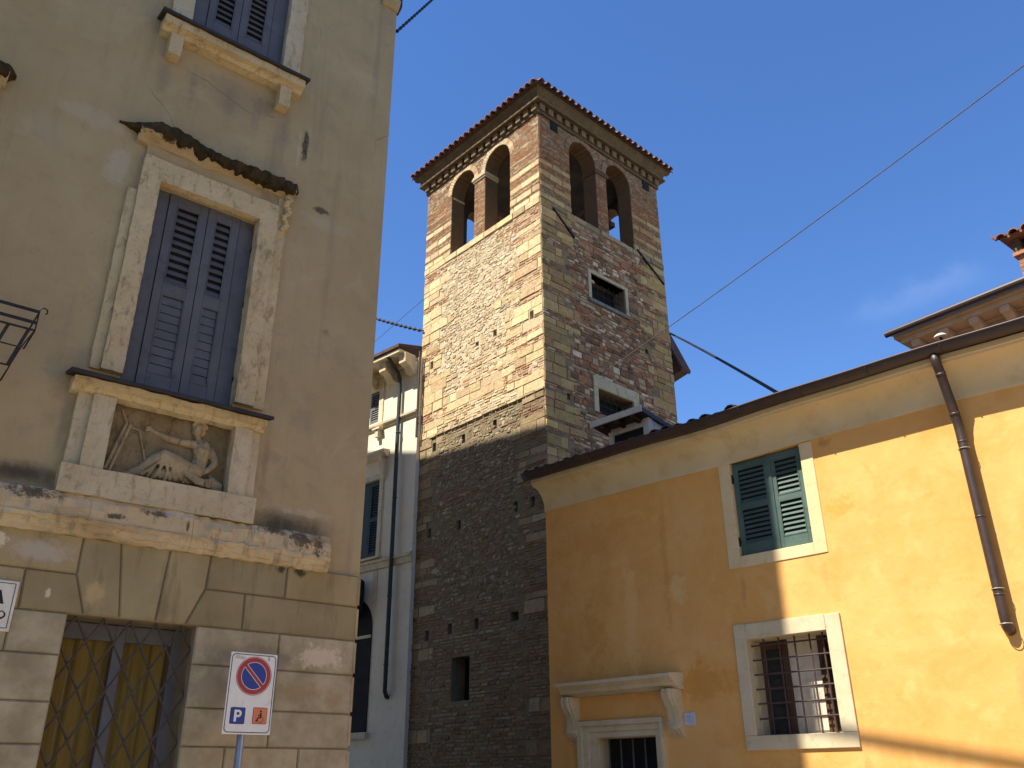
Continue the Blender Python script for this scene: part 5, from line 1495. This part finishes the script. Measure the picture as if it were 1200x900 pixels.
# arched window and shop front below, dark
m = MB()
pts = [(-20.9, 2.78), (-19.22, 2.78), (-19.22, 5.5)] + [(-20.06 + 0.84 * math.cos(a), 5.5 + 0.84 * math.sin(a)) for a in [math.pi / 2 * k / 8 for k in range(1, 9)]] + [(-20.9, 6.34)]
m.prism(pts, -0.03, 0.02)
m.build("arched_window", M_dark, cre)
m = MB(); m.box(-20.9, -19.16, -0.10, 0, 2.62, 2.775); m.box(-20.2, -19.22, -0.028 - 0.03, -0.031, 5.2, 5.28)
m.build("window_sill", M_creamt, cre)
m = MB(); m.box(-20.6, -19.50, -0.42, -0.06, 5.75, 6.85); m.build("dark_lantern_box", M_dark, cre, bevel=0.15, seg=4)
m = MB(); m.box(-19.30, -19.12, -0.025, 0.0, 6.15, 7.05); m.build("pilaster_strip", M_creamt, cre)
m = MB()
m.tube([(-18.50, -0.62, 13.44), (-18.50, -0.56, 13.35), (-18.48, -0.40, 13.15), (-18.46, -0.20, 12.95), (-18.45, -0.13, 12.75), (-18.44, -0.12, 12.4), (-18.42, -0.12, 3.75), (-18.42, -0.06, 3.62), (-18.42, 0.0, 3.6)], 0.062, 10)
for z in (11.0, 9.0, 6.2, 4.4): m.tube([(-18.425, -0.12, z), (-18.425, -0.12, z + 0.04)], 0.07, 10)
m.build("downpipe", generic("dark_green_pipe", (0.03, 0.04, 0.035), (0.045, 0.055, 0.05), 8, rough=0.5), cre, smooth=True)
m = MB(); m.tube([(-17.675, -0.05, 13.5), (-17.68, -0.05, 10.7)], 0.035, 8)
m.tube([(-17.63, -0.06, 11.25 - 0.0), (-17.60, -0.10, 11.35), (-17.56, -0.10, 11.30), (-17.57, -0.10, 11.2), (-17.55, -0.10, 11.1), (-17.60, -0.10, 11.05)], 0.012, 5)
m.build("rusty_conduit", M_copper, cre)

# ------------------------------------------------------------------ house with modillion cornice behind the yellow one
OB, RB, XB, YB = frame(180 - 38.5, 13.30011)
mod = thing("modillion_house", "taller house behind the yellow one, only its bracketed cornice and brick chimney showing", "house", OB, RB)
bx0, bx1 = -6.26, 4.0
m = MB()
wy = 0.50
m.wall(bx0 + 0.48, bx1, 0, 8.40, [], wy, 0.1)
m.face([(bx0 + 0.48, 5.0, 0), (bx0 + 0.48, wy, 0), (bx0 + 0.48, wy, 8.40), (bx0 + 0.48, 5.0, 8.40)])
M_plb = generic("weathered_pale_plaster", (0.42, 0.35, 0.25), (0.50, 0.43, 0.32), 2, (0.30, 0.24, 0.17), 6)
m.build("plaster_wall", M_plb, mod)
m = MB()
def bring(d0, z0, z1): m.box(bx0 + d0, bx1, d0, 5.0, z0, z1)
bring(0.10, 8.335, 8.42); bring(0.03, 8.42, 8.475); m.box(bx0 + 0.50, bx1, 0.42, 0.52, 8.30, 8.333)
M_modt = generic("warm_cornice_stone", (0.55, 0.42, 0.26), (0.62, 0.48, 0.31), 2.5, (0.42, 0.31, 0.18), 8)
mc = m.build("cornice", M_modt, mod, bevel=0.008)
for k in range(14):
    x = -6.0 + k * 0.487
    m = MB(); m.prism([(wy, 7.97), (wy - 0.07, 8.0), (wy - 0.12, 8.12), (wy - 0.22, 8.17), (wy - 0.26, 8.22), (wy - 0.37, 8.225), (wy - 0.38, 8.333), (wy, 8.333)], x, x + 0.15, 'x')
    m.build("modillion", M_modt, mod, bevel=0.01)
m = MB()
m.hexa([(bx0 - 0.03, -0.06, 8.48), (bx1, -0.06, 8.48), (bx1, 5.0, 9.9), (bx0 - 0.03, 5.0, 9.9), (bx0 - 0.03, -0.06, 8.54), (bx1, -0.06, 8.54), (bx1, 5.0, 9.96), (bx0 - 0.03, 5.0, 9.96)])
mr = m.build("roof", M_copper, mod)
m = MB(); m.tube([(bx0 - 0.04, -0.09, 8.50), (bx1, -0.09, 8.50)], 0.055, 10)
m.build("gutter", M_copper, mr)
# chimney: brick shaft, corbels, tiled cap
m = MB()
chx0, chx1, chy0, chy1 = -4.33, -3.73, 0.95, 1.55
ch = None
z = 8.7; k = 0
while z < 9.56:
    wd = 0.0 if z < 9.42 else 0.05
    for (a, b, c, d) in ((chx0 - wd, chx1 + wd, chy0 - wd, chy1 + wd),):
        nb = 3
        for q in range(nb):
            x0 = a + (b - a) * q / nb; x1 = a + (b - a) * (q + 1) / nb
            m.box(x0 + 0.004, x1 - 0.004, c, d, z, z + 0.062, jit(tr.choice([(0.42, 0.20, 0.11), (0.46, 0.24, 0.14), (0.38, 0.18, 0.10)])))
    z += 0.072; k += 1
chs = m.build("chimney", M_stones, mod)
m = MB(); m.box(chx0 + 0.008, chx1 - 0.008, chy0 + 0.008, chy1 - 0.008, 8.6, 9.56); m.build("chimney_mortar", M_mortar, chs)
m = MB()
for (x, y) in ((chx0 - 0.02, chy0 - 0.02), (chx1 - 0.10, chy0 - 0.02), (chx0 - 0.02, chy1 - 0.10), (chx1 - 0.10, chy1 - 0.10)): m.box(x, x + 0.12, y, y + 0.12, 9.56, 9.82)
build_parts(m, "chimney_post", M_brick, chs)
m = MB(); m.box(chx0 + 0.1, chx1 - 0.1, chy0 + 0.1, chy1 - 0.1, 9.56, 9.84); m.build("chimney_flue", M_dark, chs)
m = MB()
m.hexa([(chx0 - 0.14, chy0 - 0.14, 9.82), (chx1 + 0.14, chy0 - 0.14, 9.82), (chx1 + 0.14, chy1 + 0.14, 9.82), (chx0 - 0.14, chy1 + 0.14, 9.82),
        (chx0 - 0.14, chy0 - 0.14, 9.86), (chx1 + 0.14, chy0 - 0.14, 9.86), (chx1 + 0.05, (chy0 + chy1) / 2, 10.05), (chx0 - 0.05, (chy0 + chy1) / 2, 10.05)])
for k in range(5): barrel(m, chx0 - 0.10 + k * 0.2, chy0 - 0.22, 9.83, (chy0 + chy1) / 2, 10.02, 0.085, 0.07, 5)
m.tube([(chx0 - 0.17, chy0 - 0.18, 9.84), (chx0 - 0.22, chy0 - 0.2, 9.90), (chx0 - 0.235, chy0 - 0.2, 9.97)], [0.03, 0.018, 0.008], 6)
m.build("chimney_cap", M_tile, chs)

# ------------------------------------------------------------------ roof corner behind the tower
bk = thing("rear_roof_house", "house behind the tower, only a dark roof corner peeking out on the right", "house", OT, RT)
m = MB()
e0 = [(-19, 14.0, 0), ]
m.box(-20.0, -16.0, 5.72, 7.5, 0, 12.6)
m.build("wall", M_plb, bk)
m = MB()
m.prism([(-15.6, 17.0), (-13.90, 12.78), (-13.84, 12.86), (-15.6, 17.2)], 5.62, 6.05, 'y')
m.build("pitched_roof", M_tiled, bk)
m = MB(); m.prism([(-15.6, 12.60), (-14.4, 12.70), (-13.93, 12.80), (-15.6, 16.6)], 5.66, 6.0, 'y'); m.build("eave_boards", M_wood, bk)

# ------------------------------------------------------------------ parking sign on its pole
SP = OL + XL * 2.955 + YL * -0.42
sg = thing("no_parking_sign", "white no-parking sign with blue P and orange wheelchair plate on a grey pole", "traffic sign", SP, RL)
M_signw = generic("sign_white", (0.70, 0.685, 0.62), (0.75, 0.735, 0.67), 5, (0.60, 0.58, 0.50), 14, rough=0.45, bs=20, bump=0.02, spec=0.5)
M_sr = generic("sign_red", (0.33, 0.018, 0.015), (0.37, 0.024, 0.018), 9, rough=0.4, bump=0.02, spec=0.5)
M_sb = generic("sign_blue", (0.008, 0.026, 0.21), (0.011, 0.032, 0.24), 9, rough=0.4, bump=0.02, spec=0.5)
M_so = generic("sign_orange", (0.62, 0.16, 0.055), (0.66, 0.18, 0.07), 9, rough=0.4, bump=0.02, spec=0.5)
M_sk = generic("sign_black", (0.012, 0.012, 0.014), (0.018, 0.018, 0.02), 9, rough=0.4, bump=0.02)
M_galv = generic("galvanised_steel", (0.30, 0.31, 0.31), (0.38, 0.39, 0.39), 12, rough=0.5, metal=0.6, bump=0.05)
m = MB(); m.tube([(-0.025, 0.035, 0.0), (-0.025, 0.035, 2.50)], 0.03, 14); m.build("pole", M_galv, sg, smooth=True)
SW, S0, S1 = 0.199, 1.943, 2.562
pn = MB(); pn.box(-SW, SW, -0.006, 0.0, S0, S1)
panel = pn.build("sign_panel", M_signw, sg, bevel=0.002, seg=1)
m = MB(); m.box(-0.075, 0.025, 0.001, 0.03, 2.07, 2.10); m.box(-0.075, 0.025, 0.001, 0.03, 2.40, 2.43); build_parts(m, "bracket", M_galv, sg)
def disc(mb, cx, cz, r0, r1, y, n=64, a0=0, a1=2 * math.pi):
    for k in range(n):
        a, b = a0 + (a1 - a0) * k / n, a0 + (a1 - a0) * (k + 1) / n
        p = lambda an, r: (cx + r * math.cos(an), y, cz + r * math.sin(an))
        if r0 <= 0: mb.face([p(a, r1), (cx, y, cz), p(b, r1)][::1])
        else: mb.face([p(a, r0), p(a, r1), p(b, r1), p(b, r0)][::-1])
def rrect(x0, x1, z0, z1, r, n=6):
    out = []
    for (cx, cz, s) in ((x1 - r, z0 + r, -90), (x1 - r, z1 - r, 0), (x0 + r, z1 - r, 90), (x0 + r, z0 + r, 180)):
        for k in range(n + 1):
            a = R(s + 90 * k / n); out.append((cx + r * math.cos(a), cz + r * math.sin(a)))
    return out
m = MB()
o1 = rrect(-SW + 0.010, SW - 0.010, S0 + 0.012, S1 - 0.012, 0.032); o2 = rrect(-SW + 0.016, SW - 0.016, S0 + 0.018, S1 - 0.018, 0.027)
for k in range(len(o1)):
    q = (k + 1) % len(o1); m.face([(o1[k][0], -0.0072, o1[k][1]), (o1[q][0], -0.0072, o1[q][1]), (o2[q][0], -0.0072, o2[q][1]), (o2[k][0], -0.0072, o2[k][1])])
m.build("sign_border", M_sk, panel)
cxs, czs, rs = 0.012, 2.385, 0.150
m = MB(); disc(m, cxs, czs, 0.145, 0.150, -0.0072); disc(m, cxs, czs, 0.0, 0.1415, -0.0074); m.build("red_ring", M_sr, panel)
m = MB(); disc(m, cxs, czs, 0.0, 0.1075, -0.0078); m.build("ring_white_edge", M_signw, panel)
m = MB(); disc(m, cxs, czs, 0.0, 0.1035, -0.0083); m.build("blue_disc", M_sb, panel)
def bar(mb, w, y, L_):
    d = Vector((math.cos(R(-45)), math.sin(R(-45)))); nn = Vector((-d.y, d.x))
    q = [d * -L_ + nn * -w, d * L_ + nn * -w, d * L_ + nn * w, d * -L_ + nn * w]
    mb.face([(cxs + p.x, y, czs + p.y) for p in q])
m = MB(); bar(m, 0.0165, -0.0088, 0.1055); m.build("bar_white_edge", M_signw, panel)
m = MB(); bar(m, 0.0125, -0.0093, 0.1125); m.build("red_bar", M_sr, panel)
def plate(x0, x1, z0, z1, mt, nm):
    q = MB(); q.prism(rrect(x0, x1, z0, z1, 0.010), -0.0082, -0.0065); o = q.build(nm, mt, panel)
    return o
plate(-0.150, -0.028, 2.018, 2.142, M_sk, "blue_square_edge")
q = MB(); q.prism(rrect(-0.146, -0.032, 2.022, 2.138, 0.009), -0.0090, -0.0084); q.build("blue_square", M_sb, panel)
plate(0.037, 0.157, 2.022, 2.146, M_sk, "orange_square_edge")
q = MB(); q.prism(rrect(0.0405, 0.1535, 2.0255, 2.1425, 0.009), -0.0090, -0.0084); q.build("orange_square", M_so, panel)
# letter P
m = MB()
px0, pz0 = -0.118, 2.036
m.face([(px0, -0.0098, pz0), (px0 + 0.020, -0.0098, pz0), (px0 + 0.020, -0.0098, pz0 + 0.088), (px0, -0.0098, pz0 + 0.088)])
zc_, ro, ri = pz0 + 0.060, 0.028, 0.0105
m.face([(px0 + 0.020, -0.0098, zc_ + ri), (px0 + 0.033, -0.0098, zc_ + ri), (px0 + 0.033, -0.0098, zc_ + ro), (px0 + 0.020, -0.0098, zc_ + ro)])
m.face([(px0 + 0.020, -0.0098, zc_ - ro), (px0 + 0.033, -0.0098, zc_ - ro), (px0 + 0.033, -0.0098, zc_ - ri), (px0 + 0.020, -0.0098, zc_ - ri)])
disc(m, px0 + 0.033, zc_, ri, ro, -0.0098, 24, -math.pi / 2, math.pi / 2)
m.build("letter_p", M_signw, panel)
# wheelchair emblem
m = MB()
def stroke(pts, r):
    for a, b in zip(pts[:-1], pts[1:]):
        a, b = Vector(a), Vector(b); d = (b - a).normalized(); nn = Vector((-d.y, d.x)) * r
        m.face([(p.x, -0.0098, p.y) for p in (a - nn, b - nn, b + nn, a + nn)])
cx_, cz_ = 0.100, 2.058
disc(m, cx_ + 0.002, cz_ + 0.060, 0, 0.0085, -0.0098, 20)
stroke([(cx_ + 0.003, cz_ + 0.048), (cx_ + 0.005, cz_ + 0.012)], 0.0075)
stroke([(cx_ + 0.008, cz_ + 0.014), (cx_ - 0.018, cz_ + 0.010), (cx_ - 0.027, cz_ - 0.016), (cx_ - 0.036, cz_ - 0.012)], 0.0055)
stroke([(cx_ + 0.003, cz_ + 0.036), (cx_ - 0.018, cz_ + 0.026)], 0.0045)
disc(m, cx_ + 0.004, cz_ - 0.002, 0.0205, 0.0245, -0.0100, 40, R(-190), R(75))
m.build("wheelchair_emblem", M_sk, panel)
m = MB(); m.prism([(-0.165, 2.515), (-0.09, 2.505), (-0.07, 2.525), (-0.15, 2.54)], -0.0071, -0.0066); m.prism([(0.115, 2.51), (0.14, 2.505), (0.13, 2.545), (0.118, 2.54)], -0.0071, -0.0066)
m.build("sticker_residue", generic("sticker_residue", (0.42, 0.40, 0.30), (0.55, 0.52, 0.42), 40, rough=0.7), panel)

# marble street-name slab, cut off by the frame at the left
ss = thing("street_name_slab", "white stone street-name slab with dark incised border and letters on the rusticated wall", "street sign", OL + XL * 0.72 + Vector((0, 0, 2.805)), RL)
m = MB(); m.box(-0.47, 0.472, -0.075, -0.04, -0.185, 0.182)
sl_ = m.build("marble_slab", generic("white_marble", (0.62, 0.585, 0.48), (0.70, 0.665, 0.56), 6, (0.52, 0.47, 0.36), 14, rough=0.6), ss, bevel=0.006)
m = MB()
yv = -0.0765
for (a, b, c, d) in ((-0.45, 0.45, 0.158, 0.163), (-0.45, 0.45, -0.165, -0.160), (0.446, 0.451, -0.160, 0.158), (-0.451, -0.446, -0.160, 0.158)):
    m.face([(a, yv, c), (b, yv, c), (b, yv, d), (a, yv, d)])
m.build("incised_border", M_sk, sl_)
m = MB()
def stroke3(pts, r):
    for a, b in zip(pts[:-1], pts[1:]):
        a, b = Vector(a), Vector(b); d = (b - a).normalized(); nn = Vector((-d.y, d.x)) * r
        m.face([(p.x, yv, p.y) for p in (a - nn, b - nn, b + nn, a + nn)])
# letter A at the end of the first line
stroke3([(0.352, 0.105), (0.382, 0.012)], 0.010); stroke3([(0.346, 0.105), (0.312, 0.012)], 0.004); stroke3([(0.325, 0.045), (0.366, 0.045)], 0.004)
stroke3([(0.368, 0.012), (0.394, 0.012)], 0.004); stroke3([(0.302, 0.012), (0.324, 0.012)], 0.004)
# swash ending of the second line
sw = [(0.375, -0.055), (0.395, -0.042), (0.415, -0.055), (0.420, -0.075), (0.405, -0.092), (0.380, -0.100), (0.35, -0.098), (0.33, -0.088)]
stroke3(sw[:3], 0.004); stroke3(sw[2:5], 0.006); stroke3(sw[4:], 0.0075)
m.build("incised_letters", M_sk, sl_)

# iron window-box cradle at the left edge
ib = thing("iron_flower_cradle", "empty black wrought-iron flower-box cradle with curled hook by the left window", "flower box holder", OL, RL)
m = MB()
xr, xl = 0.838, -0.95
yf = -0.40
for z in (5.045, 4.945): m.box(xl, xr, yf - 0.006, yf + 0.006, z - 0.012, z + 0.012)
m.tube([(xl, yf, 4.878), (xr - 0.005, yf, 4.878)], 0.009, 6)
for z in (5.045, 4.878): m.tube([(xr, yf, z), (xr, 0.06, z)], 0.007, 6)
m.build("rails", M_iron, ib)
m = MB()
m.tube([(0.838, yf, 4.87), (0.838, yf, 5.06)] + [(0.838 + 0.028 + 0.028 * math.cos(a), yf, 5.06 + 0.03 * math.sin(a)) for a in [math.pi - k * math.pi * 1.25 / 8 for k in range(1, 9)]], 0.006, 6)
m.build("curled_hook", M_iron, ib)
m = MB()
for k in range(8):
    x = 0.795 - k * 0.145
    m.box(x - 0.013, x + 0.013, yf - 0.004, yf + 0.004, 4.865, 4.885)
    m.hexa([(x - 0.09, yf + 0.05, 4.56), (x - 0.064, yf + 0.05, 4.56), (x - 0.064, yf + 0.058, 4.56), (x - 0.09, yf + 0.058, 4.56), (x - 0.013, yf, 4.878), (x + 0.013, yf, 4.878), (x + 0.013, yf + 0.008, 4.878), (x - 0.013, yf + 0.008, 4.878)])
m.tube([(xl, yf + 0.028, 4.72), (0.765, yf + 0.025, 4.72)], 0.006, 6)
m.tube([(xl, yf + 0.054, 4.56), (0.735, yf + 0.054, 4.56), (0.735, 0.04, 4.56)], 0.008, 6)
m.tube([(0.835, yf, 4.875), (0.775, yf + 0.03, 4.72), (0.735, yf + 0.054, 4.565)], 0.006, 6)
m.build("cradle_bars", M_iron, ib)

# ------------------------------------------------------------------ overhead cables
def loc(O, X, Yv, p): return O + X * p[0] + Yv * p[1] + Vector((0, 0, p[2]))
M_cable = generic("black_cable", (0.012, 0.012, 0.013), (0.02, 0.02, 0.02), 5, rough=0.6)
M_wire = generic("grey_wire", (0.10, 0.10, 0.10), (0.16, 0.15, 0.14), 5, rough=0.5)
def cable(name, label, a, b, sag, r, mat, n=24, extra=None):
    q = MB(); base = Vector(a)
    pts = []
    for k in range(n + 1):
        t = k / n; p = Vector(a).lerp(Vector(b), t); p.z -= sag * 4 * t * (1 - t); pts.append(p - base)
    q.tube(pts, r, 6)
    if extra: extra(q, pts)
    o = q.build(name, mat); o.location = base
    o['label'] = label; o['category'] = "cable"; o['group'] = "overhead cables"
    return o
ta = loc(OT, XT, YT, (TX1 + 0.02, 2.084, 11.572))
tb = Vector((0, 0, CAM_H)) + sky_dir(1290, 8) * 17.5
cable("overhead_wire", "long thin wire rising from the tower's shaded side across open sky to the upper right", ta, tb, 0.10, 0.011, M_wire)
tc = loc(OT, XT, YT, (TX1 + 0.03, 5.40, 14.02)); td = loc(OY, XY, YY, (-5.18, 0.9, 6.66))
cable("sagging_cable", "thick black cable drooping from the tower's right edge down to the yellow roof", tc + (td - tc) * 0.02 + Vector((0, 0, 0.02)), td, -0.035, 0.027, M_cable)
te = loc(OL, XL, YL, (4.13, 0.02, 10.62)); tf = Vector((0, 0, CAM_H)) + sky_dir(575, -62) * 26
def lash(q, pts):
    for k in range(0, len(pts) - 1):
        p = pts[k]; q.tube([p, p + (pts[k + 1] - p) * 0.35], 0.022, 6)
cable("corner_cable", "short black cable leaving the palazzo's top right corner toward the upper edge of the sky", te, tf, 0.0, 0.016, M_cable, 60, lash)
tg = Vector((-2.734, 23.619, 14.267)); th = Vector((-6.191, 27.395, 17.319))
def lash2(q, pts):
    for k in range(0, len(pts) - 1, 2):
        p = pts[k] - Vector((0, 0, 0.03)); q.tube([p, p + (pts[k + 1] - p) * 0.8], 0.05, 6)
cable("lashed_cable", "thick bundled black cable spanning the alley from the palazzo to the tower's left edge", th, tg, 0.06, 0.028, M_cable, 40, lash2)
ti = Vector((-4.751, 25.852, 14.911)); tj = Vector((-2.770, 23.687, 15.433))
cable("alley_wire", "very thin wire rising across the alley beside the bundled cable to the tower", ti, tj, 0.0, 0.008, M_wire)

pa = Vector((-3.2, 7.05, 12.90)); pb = Vector((10.7, -6.4, 9.3))
cable("piazza_cable", "stout cable high over the piazza whose shadow crosses the ochre wall at lower right", pa, pb, 0.0, 0.045, M_cable, 30)
